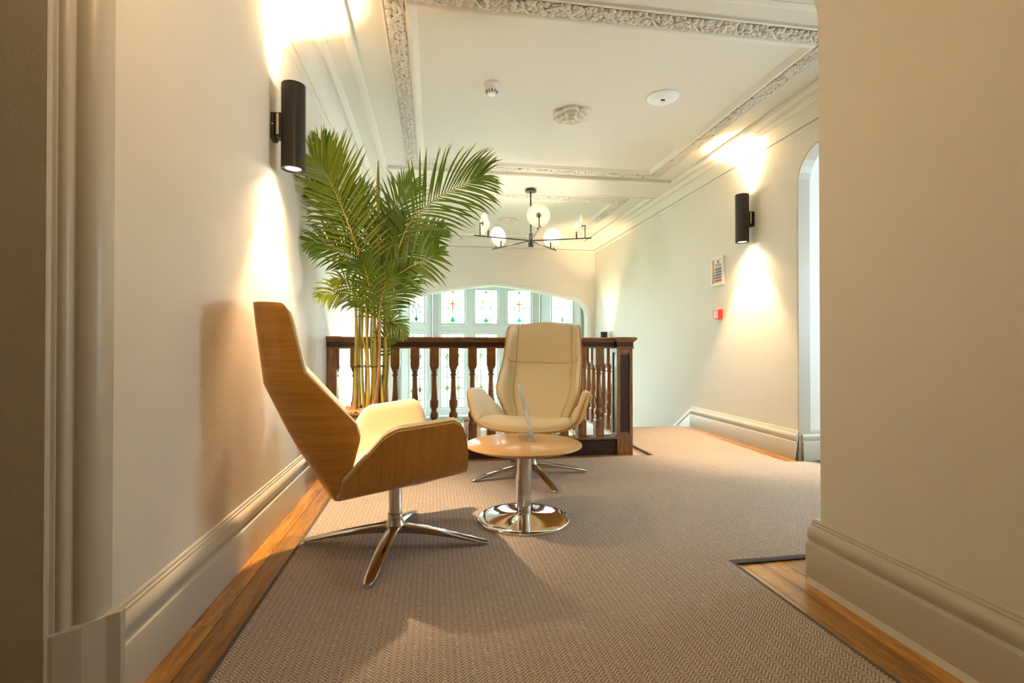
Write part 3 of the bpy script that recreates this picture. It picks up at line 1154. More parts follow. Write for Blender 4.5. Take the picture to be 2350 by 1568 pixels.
def rail_run(parent, a, b, along):
    o1 = handrail(parent, a, b, along, HR[3:])
    o1 = o1
    cap = MB().prism([(-w, z) for w, z in HR[5:]] + [(w, z) for w, z in HR[5:]][::-1], along, a, b)
    cap.build('handrail', 'rail_oak_x', parent, smooth=True, angle=25)
    MB().prism([(-0.038, 0.889), (0.038, 0.889), (0.038, 0.926), (-0.038, 0.926)], along, a, b).build('frieze', 'rail_dark', parent)
    MB().prism([(-0.046, 0.876), (0.046, 0.876), (0.046, 0.889), (-0.046, 0.889)], along, a, b).build('bottom_fillet', 'rail_oak_x', parent, bevel=0.002)


rail_run(br_, XL + 0.085, 1.50, 'x')
for k in range(15):
    add_baluster(br_, (-0.75 + 0.15 * k + 0.006, 0.0, 0))
# base: oak nosing on a dark plinth
MB().box(XL, -0.075, 0.130, 1.49, 0.06, 0.148).build('base_rail', 'rail_oak_x', br_, bevel=0.006)
mb = MB().box(XL, -0.045, 0.0, 1.49, 0.05, 0.130)
mb.box(XL, -0.055, 0.095, 1.49, 0.05, 0.115)
mb.build('plinth', 'rail_dark', br_)


def newel(parent, x, y, half, zt=0.875, z0=0.0, half_post=False):
    q = lambda s, z, x=x, y=y: [(x - s, y - s, z), (x + s, y - s, z), (x + s, y + s, z), (x - s, y + s, z)]
    h = half
    mb = MB()
    # body with sunk panels on the four faces: frame pieces round a smaller core
    core = h - 0.010
    fr = 0.026
    mb.hexa(q(core, z0), q(core, zt))
    for sx, sy in ((0, -1), (0, 1), (1, 0), (-1, 0)):
        hh_ = h if sx == 0 else core
        fr_ = fr if sx == 0 else fr - (h - core)
        for (a0, a1, b0, b1) in ((-hh_, -hh_ + fr_, z0, zt), (hh_ - fr_, hh_, z0, zt), (-hh_ + fr_, hh_ - fr_, z0, z0 + 0.17), (-hh_ + fr_, hh_ - fr_, zt - 0.035, zt)):
            if sx == 0:
                mb.box(x + a0, y + sy * core if sy > 0 else y - h, b0, x + a1, y + h if sy > 0 else y - core, b1)
            else:
                mb.box(x + sx * core if sx > 0 else x - h, y + a0, b0, x + h if sx > 0 else x - core, y + a1, b1)
    body = mb.build('newel_post', 'rail_oak', parent, bevel=0.0015)
    pn = MB()
    pw = h - fr - 0.002
    for sx, sy in ((0, -1), (0, 1), (1, 0), (-1, 0)):
        if sx == 0:
            yy = y + sy * (core + 0.0015)
            pn.box(x - pw, min(yy, y + sy * core), z0 + 0.185, x + pw, max(yy, y + sy * core), zt - 0.05)
        else:
            xx = x + sx * (core + 0.0015)
            pn.box(min(xx, x + sx * core), y - pw, z0 + 0.185, max(xx, x + sx * core), y + pw, zt - 0.05)
    pn.build('sunk_panel', 'rail_dark', body)
    # cap
    cp_ = MB()
    for s0, za, s1, zb in ((h + 0.010, zt, h + 0.010, zt + 0.012),):
        cp_.hexa(q(s0, za), q(s1, zb))
    cp_.build('neck_mould', 'rail_oak_x', body, bevel=0.003)
    MB().hexa(q(h + 0.004, zt + 0.012), q(h + 0.004, zt + 0.052)).build('cap_frieze', 'rail_dark', body)
    cc = MB()
    ss = [(h + 0.008, zt + 0.052), (h + 0.012, zt + 0.060), (h + 0.022, zt + 0.068), (h + 0.030, zt + 0.080), (h + 0.030, zt + 0.086), (h + 0.018, zt + 0.094)]
    for (s0, za), (s1, zb) in zip(ss, ss[1:]):
        cc.hexa(q(s0, za), q(s1, zb))
    cc.build('cap', 'rail_oak_x', body)
    return body


newel(br_, 1.561, 0.0, 0.067)
# half newel against the wall
mb = MB().box(XL, -0.05, 0, XL + 0.075, 0.05, 0.876)
mb.build('half_newel', 'rail_oak', br_, bevel=0.003)
MB().box(XL, -0.056, 0.888, XL + 0.084, 0.056, 0.928).build('half_newel_frieze', 'rail_dark', br_)
MB().box(XL, -0.062, 0.874, XL + 0.090, 0.062, 0.888).build('half_newel_neck', 'rail_oak_x', br_, bevel=0.003)
cc = MB()
for (s0, za), (s1, zb) in zip([(0.058, 0.928), (0.062, 0.936), (0.072, 0.944), (0.080, 0.956), (0.080, 0.962)], [(0.062, 0.936), (0.072, 0.944), (0.080, 0.956), (0.080, 0.962), (0.068, 0.970)]):
    Q = lambda s, z: [(XL, -s, z), (XL + 0.030 + s, -s, z), (XL + 0.030 + s, s, z), (XL, s, z)]
    cc.hexa(Q(s0, za), Q(s1, zb))
cc.build('half_newel_cap', 'rail_oak_x', br_)

# return balustrade along the stair side
rt = empty('balustrade', (1.561, RAILY + 0.07, 0))
tag(rt, 'shorter oak balustrade running back from the corner newel beside the stairs', 'balustrade')
rail_run(rt, 0.0, 1.12, 'y')
for k in range(7):
    add_baluster(rt, (0.0, 0.09 + 0.15 * k, 0))
MB().box(-0.07, 0, 0.120, 0.06, 1.12, 0.148).build('base_rail', 'white_trim', rt, bevel=0.006)
MB().box(-0.05, 0, -0.25, 0.05, 1.12, 0.120).build('white_string', 'white_trim', rt)
newel(rt, 0.0, 1.18, 0.06, z0=-0.2)
# raking handrail down the first flight
rk = empty('stair_balustrade', (1.561, 5.38, 0))
tag(rk, 'sloping oak handrail and balusters descending beside the stairs', 'balustrade')
mb = MB()
sl = -0.165 / 0.26
vs = []
for (w, z) in [(-w, z) for w, z in HR] + [(w, z) for w, z in HR][::-1]:
    pass
pts = [(-w, z) for w, z in HR] + [(w, z) for w, z in HR][::-1]
n = len(pts)
mb.add([(p[0], 0.0, p[1] - 0.02) for p in pts] + [(p[0], 1.75, p[1] - 0.02 + 1.75 * sl) for p in pts],
       [tuple(range(n - 1, -1, -1)), tuple(range(n, 2 * n))] + [(i, (i + 1) % n, n + (i + 1) % n, n + i) for i in range(n)])
mb.build('handrail', 'rail_oak', rk)
mb = MB()
mb.add([(-0.03, 0, -0.3), (0.03, 0, -0.3), (0.03, 0, 0.148), (-0.03, 0, 0.148)] + [(-0.03, 1.75, -0.3 + 1.75 * sl), (0.03, 1.75, -0.3 + 1.75 * sl), (0.03, 1.75, 0.148 + 1.75 * sl), (-0.03, 1.75, 0.148 + 1.75 * sl)],
       [(0, 3, 2, 1), (4, 5, 6, 7), (0, 1, 5, 4), (1, 2, 6, 5), (2, 3, 7, 6), (3, 0, 4, 7)])
mb.build('string', 'white_trim', rk)
for k in range(11):
    y = 0.1 + 0.155 * k
    add_baluster(rk, (0, y, sl * y - 0.02))

# lower balustrade on the half landing
lb = empty('lower_balustrade', (0.48, 7.05, -1.155))
tag(lb, 'lower oak newel and balusters glimpsed below the landing rail', 'balustrade')
newel(lb, 0.0, 0.0, 0.06, zt=0.975, z0=0.0)
rail_lb = MB().prism([(-w, z + 0.02) for w, z in HR] + [(w, z + 0.02) for w, z in HR][::-1], 'x', 0.06, 1.0)
rail_lb.build('handrail', 'rail_oak_x', lb)
for k in range(6):
    add_baluster(lb, (0.14 + 0.15 * k, 0, 0.02))
MB().box(0.06, -0.05, 0, 1.0, 0.05, 0.168).build('base_rail', 'rail_dark', lb)


# ================================================================== LOUNGE CHAIRS
def make_chair(loc, heading, leg_rot, label):
    """local axes: +y forward, x lateral, origin on the floor under the column"""
    ch = empty('lounge_chair', loc, heading)
    tag(ch, label, 'chair', 'swivel lounge chairs')

    # ---------- back shell: table t -> rear (s,z), edge (s,z,lat)
    BK = [(0.00, (-0.268, 0.262, -0.245, 0.285, 0.150)),
          (0.10, (-0.305, 0.325, -0.222, 0.350, 0.215)),
          (0.34, (-0.400, 0.497, -0.184, 0.535, 0.288)),
          (0.41, (-0.432, 0.560, -0.200, 0.590, 0.296)),
          (0.64, (-0.516, 0.742, -0.381, 0.790, 0.290)),
          (0.93, (-0.547, 0.985, -0.428, 0.985, 0.277)),
          (0.97, (-0.551, 1.022, -0.436, 1.012, 0.274)),
          (0.99, (-0.553, 1.040, -0.446, 1.026, 0.268)),
          (1.00, (-0.554, 1.049, -0.458, 1.034, 0.260))]

    def Pb(v, t):
        rs, rz, es, ez, el = interp(BK, t)
        a = abs(v)
        sg = 1 if v >= 0 else -1
        # cross-section: gently curved rear, rounded bend, straight wing
        rl = el * 0.80
        c0 = 0.52
        if a <= c0:
            w = a / c0
            x = rl * 0.90 * w
            s = rs + 0.012 * w * w
            z = lerp(rz, ez, 0.10 * w * w) + 0.012 * (1 - w * w) * max(0, (t - 0.9) / 0.1)
        else:
            w = (a - c0) / (1 - c0)
            # quadratic bezier bend
            p0 = Vector((rl * 0.90, rs + 0.012, lerp(rz, ez, 0.10)))
            p1 = Vector((el * 0.985, lerp(rs + 0.012, es, 0.16), lerp(rz, ez, 0.25)))
            p2 = Vector((el, es, ez))
            q = (1 - w) ** 2 * p0 + 2 * w * (1 - w) * p1 + w * w * p2
            x, s, z = q
        return Vector((sg * x, s, z))

    def normal(Pf, u, v, h=1e-3):
        u0, u1 = max(-1, u - h), min(1, u + h)
        v0, v1 = max(0, v - h), min(1, v + h)
        d = (Pf(u1, v) - Pf(u0, v)).cross(Pf(u, v1) - Pf(u, v0))
        if d.length < 1e-12:
            return Vector((0, 1, 0))
        return d.normalized()

    def shell(name, Pf, us, vs_, th, sign, material):
        """sheet of wood with thickness th towards the outside"""
        nu, nv = len(us), len(vs_)
        A_, B_ = [], []
        for v in vs_:
            for u in us:
                p = Pf(u, v)
                nn = normal(Pf, u, v) * sign
                A_.append(p)
                B_.append(p - nn * th)
        mb = MB()
        fs = []
        k = nu * nv
        for j in range(nv - 1):
            for i in range(nu - 1):
                a = j * nu + i
                fs.append((a, a + 1, a + 1 + nu, a + nu))
                fs.append((k + a, k + a + nu, k + a + 1 + nu, k + a + 1))
        rim = []
        for i in range(nu - 1):
            rim.append((i, k + i, k + i + 1, i + 1))
            a = (nv - 1) * nu + i
            rim.append((a, a + 1, k + a + 1, k + a))
        for j in range(nv - 1):
            a = j * nu
            rim.append((a, a + nu, k + a + nu, k + a))
            a = j * nu + nu - 1
            rim.append((a, k + a, k + a + nu, a + nu))
        mb.add(A_ + B_, fs + rim)
        o = mb.build(name, material, ch, smooth=True, angle=28)
        o.data.materials.append(MATS['chair_edge'])
        # rim faces show the pale ply edge
        nf = len(fs)
        for i, p in enumerate(o.data.polygons):
            if i >= nf:
                p.material_index = 1
        return o

    def pad(name, Pf, u0, u1, v0, v1, thick, sign, crown=0.0, soft=(1, 1, 1, 1), nu=18, nv=18, lift=0.0, edge=0.075):
        """upholstered panel on a surface patch; soft: which edges (u0,u1,v0,v1) roll right down"""
        def cl(n):
            # clustered parameters near both ends
            base = [0, 0.006, 0.02, 0.045, 0.08]
            mid = [0.08 + (0.84) * i / (n - 1) for i in range(n)]
            return base[:-1] + mid + [1 - b for b in base[:-1]][::-1]
        U_, V_ = cl(nu), cl(nv)

        def fall(x, flag0, flag1):
            r = edge
            f = 1.0
            for d, fl_ in ((x, flag0), (1 - x, flag1)):
                if d < r:
                    q = d / r
                    rnd = math.sqrt(max(0, 1 - (1 - q) ** 2))
                    f *= (0.32 + 0.68 * rnd) if fl_ else (0.6 + 0.4 * rnd)
            return f
        ov = 0.017
        top, bot = [], []
        for b in V_:
            for a in U_:
                u, v = lerp(u0, u1, a), lerp(v0, v1, b)
                p = Pf(u, v)
                nn = normal(Pf, u, v) * sign
                f = fall(a, soft[0], soft[1]) * fall(b, soft[2], soft[3])
                h = thick * f + crown * math.sin(PI * a) ** 0.7 * math.sin(PI * b) ** 0.7
                out = Vector((0, 0, 0))
                e = 2e-3
                tu = (Pf(min(u + e, 1), v) - Pf(max(u - e, -1), v)).normalized()
                tv = (Pf(u, min(v + e, 1)) - Pf(u, max(v - e, 0))).normalized()
                for d, fl_, tg in ((a, soft[0], -tu), (1 - a, soft[1], tu), (b, soft[2], -tv), (1 - b, soft[3], tv)):
                    if fl_ and d < 0.10:
                        out += tg * ov * (1 - d / 0.10)
                rim = any(fl_ and d < 1e-9 for d, fl_ in ((a, soft[0]), (1 - a, soft[1]), (b, soft[2]), (1 - b, soft[3])))
                top.append(p + nn * (lift + max(h, 0.004)) + out * (0.75 if rim else 1.0))
                bot.append(p + nn * lift + out * 0.6)
        n1, n2 = len(U_), len(V_)
        k = n1 * n2
        fs = []
        for j in range(n2 - 1):
            for i in range(n1 - 1):
                a = j * n1 + i
                fs.append((a, a + 1, a + 1 + n1, a + n1))
                fs.append((k + a, k + a + n1, k + a + 1 + n1, k + a + 1))
        for i in range(n1 - 1):
            fs.append((i, k + i, k + i + 1, i + 1))
            a = (n2 - 1) * n1 + i
            fs.append((a, a + 1, k + a + 1, k + a))
        for j in range(n2 - 1):
            a = j * n1
            fs.append((a, a + n1, k + a + n1, k + a))
            a = j * n1 + n1 - 1
            fs.append((a, k + a, k + a + n1, a + n1))
        mb = MB().add(top + bot, fs)
        return mb.build(name, 'cream_leather', ch, smooth=True, angle=60)

    NB = 33
    us = [-1 + 2 * i / (NB - 1) for i in range(NB)]
    ts = sorted(set([i / 26 for i in range(27)] + [0.10, 0.34, 0.375, 0.41, 0.64, 0.93, 0.955, 0.98, 0.99]))
    # which way does the normal point? rear outside is -y
    sgn = 1 if normal(Pb, 0.0, 0.5).y > 0 else -1
    shell('back_shell', Pb, us, ts, 0.012, sgn, 'chair_veneer')
    c = 0.60
    sm = 0.640
    pad('head_pad', Pb, -c - 0.012, c + 0.012, sm, 0.994, 0.040, sgn, crown=0.008, soft=(0, 0, 0, 1))
    pad('back_pad', Pb, -c - 0.012, c + 0.012, 0.03, sm, 0.040, sgn, crown=0.010, soft=(0, 0, 1, 0))
    for a, b in ((-0.992, -c), (c, 0.992)):
        so = (1, 0) if a < 0 else (0, 1)
        pad('wing_pad', Pb, a, b, sm, 0.994, 0.034, sgn, soft=(*so, 0, 1), nu=12, edge=0.12)
        pad('wing_pad', Pb, a, b, 0.03, sm, 0.034, sgn, soft=(*so, 1, 0), nu=12, edge=0.12)

    # ---------- seat shell: q 0 front -> 1 rear; centre (s,z), fold (s,z,lat), arm top (s,z,lat)
    ST = [(0.00, (0.275, 0.345, 0.232, 0.418, 0.335, 0.212, 0.530, 0.372)),
          (0.04, (0.255, 0.342, 0.215, 0.415, 0.336, 0.192, 0.572, 0.385)),
          (0.09, (0.230, 0.339, 0.192, 0.412, 0.338, 0.158, 0.592, 0.390)),
          (0.54, (0.010, 0.310, -0.020, 0.384, 0.335, -0.062, 0.570, 0.384)),
          (0.62, (-0.030, 0.305, -0.056, 0.378, 0.328, -0.104, 0.546, 0.374)),
          (1.00, (-0.262, 0.262, -0.250, 0.322, 0.225, -0.246, 0.350, 0.245))]

    def Ps(u, q):
        cs, cz, fs_, fz, flat_, as_, az, al = interp(ST, q)
        a = abs(u)
        sg = 1 if u >= 0 else -1
        c0, c1 = 0.36, 0.66
        pc_ = Vector((0, cs, cz))
        pf_ = Vector((flat_, fs_, fz))
        pa_ = Vector((al, as_, az))
        low = Vector((flat_ * 0.72, lerp(cs, fs_, 0.55), lerp(cz, fz, 0.26)))
        up = pf_ + (pa_ - pf_) * 0.28
        if a <= c0:
            w = a / c0
            p = pc_.lerp(low, w)
            p.z -= 0.006 * math.sin(PI * w)
        elif a <= c1:
            w = (a - c0) / (c1 - c0)
            k1 = Vector((flat_ * 0.975, fs_, lerp(cz, fz, 0.62)))
            p = (1 - w) ** 2 * low + 2 * w * (1 - w) * k1 + w * w * up
        else:
            w = (a - c1) / (1 - c1)
            p = up.lerp(pa_, w)
        return Vector((sg * p.x, p.y, p.z))
    sg2 = 1 if normal(Ps, 0.0, 0.5).z > 0 else -1
    qs = sorted(set([i / 22 for i in range(23)] + [0.02, 0.04, 0.065, 0.09, 0.54, 0.58, 0.62]))
    shell('seat_shell', Ps, us, qs, 0.012, sg2, 'arm_veneer')
    pad('seat_pad', Ps, -0.50, 0.50, 0.012, 0.99, 0.066, sg2, crown=0.030, soft=(0, 0, 1, 1), nu=24, nv=22, edge=0.13)
    for a, b in ((-0.992, -0.50), (0.50, 0.992)):
        so = (1, 0) if a < 0 else (0, 1)
        pad('arm_pad', Ps, a, b, 0.012, 0.985, 0.034, sg2, soft=(*so, 1, 1), nu=14, nv=22, edge=0.11)

    # ---------- swivel base
    MB().lathe([(0.0, 0.272), (0.040, 0.272), (0.046, 0.280), (0.046, 0.308), (0.0, 0.308)], 24, caps=False).build('seat_mount', 'fixture_black', ch, smooth=True)
    col = MB().lathe([(0.029, 0.135), (0.029, 0.290)], 28)
    col.build('column', 'steel', ch, smooth=True)
    hub = MB().lathe([(0.030, 0.142), (0.0325, 0.140), (0.034, 0.118), (0.039, 0.100), (0.046, 0.088), (0.048, 0.074), (0.040, 0.060), (0.0, 0.056)], 28, caps=False)
    hub.build('hub', 'polished_aluminium', ch, smooth=True)
    for k in range(4):
        a = leg_rot + k * PI / 2
        mb = MB()
        secs = []
        for i in range(19):
            t = i / 14 if i < 13 else 0.9286 + (i - 13) * 0.0714 / 5
            r = lerp(0.02, 0.415, t)
            ztop = 0.094 - 0.076 * (t ** 1.35)
            th = lerp(0.040, 0.012, t ** 0.8)
            wd = lerp(0.031, 0.022, t) * (1.0 if t < 0.9 else math.sqrt(max(0.08, 1 - ((t - 0.9) / 0.1) ** 2 * 0.75)))
            secs.append((r, ztop, th, wd))
        vs = []
        for r, zt, th, wd in secs:
            for (y, z) in ((-wd, zt - 0.006), (-wd * 0.75, zt - 0.001), (0, zt), (wd * 0.75, zt - 0.001), (wd, zt - 0.006), (wd * 0.55, zt - th), (-wd * 0.55, zt - th)):
                vs.append((r, y, max(z, 0.0005)))
        fs = []
        m = 7
        for j in range(len(secs) - 1):
            for i in range(m):
                kk = (i + 1) % m
                fs.append((j * m + i, j * m + kk, (j + 1) * m + kk, (j + 1) * m + i))
        fs += [tuple(range(m)), tuple(range((len(secs) - 1) * m, len(secs) * m))]
        mb.add(vs, fs)
        mb.build('leg', 'polished_aluminium', ch, smooth=True, angle=45, rot=(0, 0, a))
    return ch


CZ = 0.012
# heading: rotation that takes local +y to the facing direction
make_chair((-0.168, 2.30, CZ), R(14 - 90), R(-10 - (14 - 90)), 'cream swivel lounge chair seen side-on with its brown wooden back beside the left wall')
make_chair((0.655, 3.335, CZ), R(180 - 23), R(10 - (180 - 23)), 'cream swivel lounge chair facing the viewer behind the round table')

# ================================================================== TABLE
tb = empty('coffee_table', (0.457, 2.53, CZ + 0.001))
tag(tb, 'round oak-topped coffee table on a chrome pedestal', 'table')
MB().lathe([(0.0, 0.366), (0.262, 0.366), (0.296, 0.378), (0.2965, 0.381)], 72, caps=False).build('top_underside', 'table_edge', tb, smooth=True)
MB().lathe([(0.2965, 0.380), (0.2965, 0.384), (0.294, 0.3865), (0.0, 0.3865)], 72, caps=False).build('table_top', 'table_veneer', tb, smooth=True, angle=50)
MB().lathe([(0.0395, 0.130), (0.0395, 0.366)], 40).build('column', 'steel', tb, smooth=True)
MB().lathe([(0.037, 0.020), (0.037, 0.132)], 40).build('lower_sleeve', 'chrome', tb, smooth=True)
MB().lathe([(0.234, 0.0), (0.236, 0.004), (0.235, 0.009), (0.228, 0.0115), (0.19, 0.013), (0.13, 0.018), (0.08, 0.025), (0.05, 0.031), (0.036, 0.034)], 72).build('base_dish', 'chrome', tb, smooth=True, angle=60)

# acrylic sign holder
ac = empty('sign_holder', (0.485, 2.65, CZ + 0.3877))
tag(ac, 'empty clear acrylic sign holder leaning back on the round table', 'sign holder')
ac.rotation_euler = (0, 0, R(-4))
hx = 0.045
MB().box(-0.032, -0.105, 0.0, hx, 0.105, 0.003).build('foot', 'acrylic', ac)
mb = MB()
ln = 0.29
th = R(14)
for off in (0.0, 0.0045):
    x0, x1 = hx - off, hx - off - math.sin(th) * ln
    z0, z1 = 0.003, 0.003 + math.cos(th) * ln
    mb.hexa([(x0, -0.105, z0), (x0 - 0.002, -0.105, z0), (x0 - 0.002, 0.105, z0), (x0, 0.105, z0)],
            [(x1, -0.105, z1), (x1 - 0.002, -0.105, z1), (x1 - 0.002, 0.105, z1), (x1, 0.105, z1)])
mb.build('leaning_sheet', 'acrylic', ac)


# ================================================================== WALL SCONCES
def sconce(loc, side, label, core=SCONCE_CORE, wide=SCONCE_WIDE):
    """loc: axis centre; side +1 when the wall is on the -x side"""
    s = empty('wall_sconce', loc)
    tag(s, label, 'wall light', 'black cylinder wall lights')
    r, h = 0.0575, 0.215
    body = MB().lathe([(r - 0.004, -h + 0.004), (r - 0.003, -h), (r, -h + 0.002), (r, h - 0.002), (r - 0.003, h), (r - 0.004, h - 0.004)], 48, caps=False)
    body.lathe([(r - 0.004, -h), (r - 0.006, -h + 0.03)], 48, caps=False)
    body.lathe([(r - 0.004, h), (r - 0.006, h - 0.03)], 48, caps=False)
    body.build('tube', 'sconce_black', s, smooth=True)
    for sg, nm in ((-1, 'lower'), (1, 'upper')):
        MB().lathe([(r - 0.004, sg * (h - 0.003)), (0.040, sg * (h - 0.004)), (0.036, sg * (h - 0.010))], 40, caps=False).build('baffle_ring', 'sconce_black', s, smooth=True)
        MB().lathe([(0.0, sg * (h - 0.008)), (0.038, sg * (h - 0.008))], 36, caps=False).build('lens', 'lamp_lens', s)
        for nm2, pw, ang, bl_, srad in (('core', core, 80, 0.6, 0.02), ('wide', wide, 136, 1.0, 0.025)):
            d = bpy.data.lights.new('sconce_%s_beam' % nm2, 'SPOT')
            d.energy = pw * (1.0 if sg < 0 else (0.7 if nm2 == 'core' else 0.3))
            d.color = SCONCE_COL
            d.spot_size = R(ang)
            d.spot_blend = bl_
            d.shadow_soft_size = srad
            lo = bpy.data.objects.new('sconce_%s_beam' % nm2, d)
            COL.objects.link(lo)
            lo.parent = s
            lo.location = (0, 0, sg * (h + 0.004))
            lo.rotation_euler = (0, 0, 0) if sg < 0 else (PI, 0, 0)
    w = -side
    MB().box(min(w * 0.05, w * 0.082), -0.028, -0.062, max(w * 0.05, w * 0.082), 0.028, 0.062).build('bracket', 'sconce_black', s, bevel=0.003)
    MB().box(min(w * 0.082, w * 0.099), -0.034, -0.070, max(w * 0.082, w * 0.099), 0.034, 0.058).build('wall_plate', 'sconce_black', s)
    MB().box(min(w * 0.062, w * 0.074), -0.0287, -0.048, max(w * 0.062, w * 0.074), -0.028, 0.056).build('sticker', 'label_white', s)
    MB().lathe([(0.004, 0), (0.004, 0.002)], 10).build('screw', 'steel', s, loc=(w * 0.090, -0.034, 0.0), rot=(R(90), 0, 0))
    return s


sconce((XL + 0.10, 2.662, 2.000), 1, 'black cylinder wall light high on the left wall above the chair')
sconce((XR - 0.10, 4.108, 2.036), -1, 'black cylinder wall light on the right wall above the framed notice')
sconce((XR - 0.10, 7.80, 0.905), -1, 'black cylinder wall light far down the stairs, only its top above the rail')


# unseen globe added as warm fill, on the passage ceiling above the view
gl_ = empty('fill_globe', (-0.1, 1.12, 2.55))
tag(gl_, 'small opal globe added for warm fill on the passage ceiling, above the view', 'fill light')
MB().lathe([(0.0, 0.0), (0.07, 0.0), (0.07, -0.02), (0.0, -0.02)], 24, caps=False).build('base', 'brass', gl_, smooth=True)
MB().lathe([(0.05, -0.02), (0.085, -0.05), (0.095, -0.09), (0.085, -0.13), (0.05, -0.165), (0.0, -0.178)], 28, caps=False).build('globe', 'alabaster', gl_, smooth=True, angle=80)
d = bpy.data.lights.new('fill_globe_light', 'POINT')
d.energy = FILL_W
d.color = (1.0, 0.66, 0.34)
d.shadow_soft_size = 0.1
lo = bpy.data.objects.new('fill_globe_light', d)
COL.objects.link(lo)
lo.parent = gl_
lo.location = (0, 0, -0.30)


# ================================================================== CHANDELIER
cx, cy, cz = 1.085, 5.56, 2.085
cd = empty('chandelier', (cx, cy, cz))
tag(cd, 'black five-armed chandelier with alabaster discs and candle bulbs', 'chandelier')
MB().lathe([(0.0, ZS - cz - 0.001), (0.055, ZS - cz - 0.001), (0.066, ZS - cz - 0.028), (0.066, ZS - cz - 0.032), (0.0, ZS - cz - 0.032)], 36, caps=False).build('canopy', 'fixture_black', cd, smooth=True)
MB().tube([(0, 0, ZS - cz - 0.03), (0, 0, 0.07)], 0.0085, 12).build('rod', 'fixture_black', cd, smooth=True)
MB().lathe([(0.030, -0.075), (0.030, 0.075)], 28).build('hub', 'fixture_black', cd, smooth=True)
RA = 0.68
for k in range(5):
    a = R(-93) + k * 2 * PI / 5
    arm = MB().tube([(0.02, 0, 0), (RA, 0, 0)], 0.0065, 10).build('arm', 'fixture_black', cd, smooth=True, rot=(0, 0, a))
    # disc holder at the outer end
    MB().tube([(RA - 0.07, 0, 0), (RA - 0.07, 0, 0.145)], 0.0055, 8).build('disc_post', 'fixture_black', arm)
    MB().tube([(RA - 0.066, 0, 0.140), (RA - 0.105, 0, 0.140)], 0.0055, 8).build('disc_pin', 'fixture_black', arm)
    nd = 40
    dm = MB().lathe([(0.0, -0.007), (0.116, -0.007), (0.122, -0.003), (0.122, 0.003), (0.116, 0.007), (0.0, 0.007)], nd, caps=False)
    dm.build('alabaster_disc', 'alabaster', arm, smooth=True, loc=(RA - 0.115, 0, 0.140), rot=(0, R(90), 0))
    MB().lathe([(0.0, -0.005), (0.028, -0.005), (0.028, 0.005), (0.0, 0.005)], 24, caps=False).build('brass_boss', 'brass', arm, smooth=True, loc=(RA - 0.103, 0, 0.140), rot=(0, R(90), 0))
    bxp = RA - 0.165
    MB().lathe([(0.0085, 0.0), (0.0085, 0.072)], 14).build('candle_stem', 'fixture_black', arm, smooth=True, loc=(bxp, 0, 0))
    MB().lathe([(0.0095, 0.072), (0.0095, 0.105)], 14).build('candle_cup', 'brass', arm, smooth=True, loc=(bxp, 0, 0))
    MB().lathe([(0.007, 0.105), (0.014, 0.122), (0.015, 0.137), (0.010, 0.158), (0.002, 0.178)], 16).build('bulb', 'candle_bulb_glow', arm, smooth=True, loc=(bxp, 0, 0))
    d = bpy.data.lights.new('chandelier_bulb', 'POINT')
    d.energy = BULB_W
    d.color = (1.0, 0.88, 0.70)
    d.shadow_soft_size = 0.02
    lo = bpy.data.objects.new('chandelier_bulb', d)
    COL.objects.link(lo)
    lo.parent = arm
    lo.location = (bxp - 0.03, 0, 0.145)


# ================================================================== CEILING FITTINGS
sd = empty('smoke_detector', (0.394, 3.428, ZP))
tag(sd, 'small white smoke detector with slots on the ceiling', 'smoke detector')
MB().lathe([(0.0, 0), (0.047, 0), (0.048, -0.012), (0.046, -0.026), (0.0, -0.026)], 36, caps=False).build('base', 'white_plastic', sd, smooth=True)
MB().lathe([(0.044, -0.026), (0.047, -0.036), (0.043, -0.046), (0.030, -0.060), (0.026, -0.068), (0.0, -0.070)], 36, caps=False).build('chamber', 'white_plastic', sd, smooth=True)
for k in range(12):
    a = 2 * PI * k / 12
    MB().box(-0.0018, -0.003, -0.012, 0.0018, 0.003, 0.008).build('slot', 'black_lens', sd, loc=(0.0395 * math.cos(a), 0.0395 * math.sin(a), -0.050), rot=(0, R(38), a))
sp = empty('ceiling_sensor', (1.640, 3.405, ZP))
tag(sp, 'shallow white dome on the ceiling with a dark hole in its centre', 'ceiling sensor')
MB().lathe([(0.112, 0.0), (0.114, -0.004), (0.108, -0.010), (0.09, -0.019), (0.06, -0.027), (0.035, -0.030), (0.028, -0.028), (0.018, -0.019), (0.0165, -0.019)], 56, caps=False).build('dome', 'white_plastic', sp, smooth=True, angle=60)
MB().lathe([(0.0, -0.015), (0.0175, -0.0165)], 24, caps=False).build('centre_hole', 'black_lens', sp)
MB().lathe([(0.0, 0), (0.105, 0), (0.105, -0.006), (0.0, -0.006)], 40, caps=False).build('back_plate', 'white_plastic', sp)


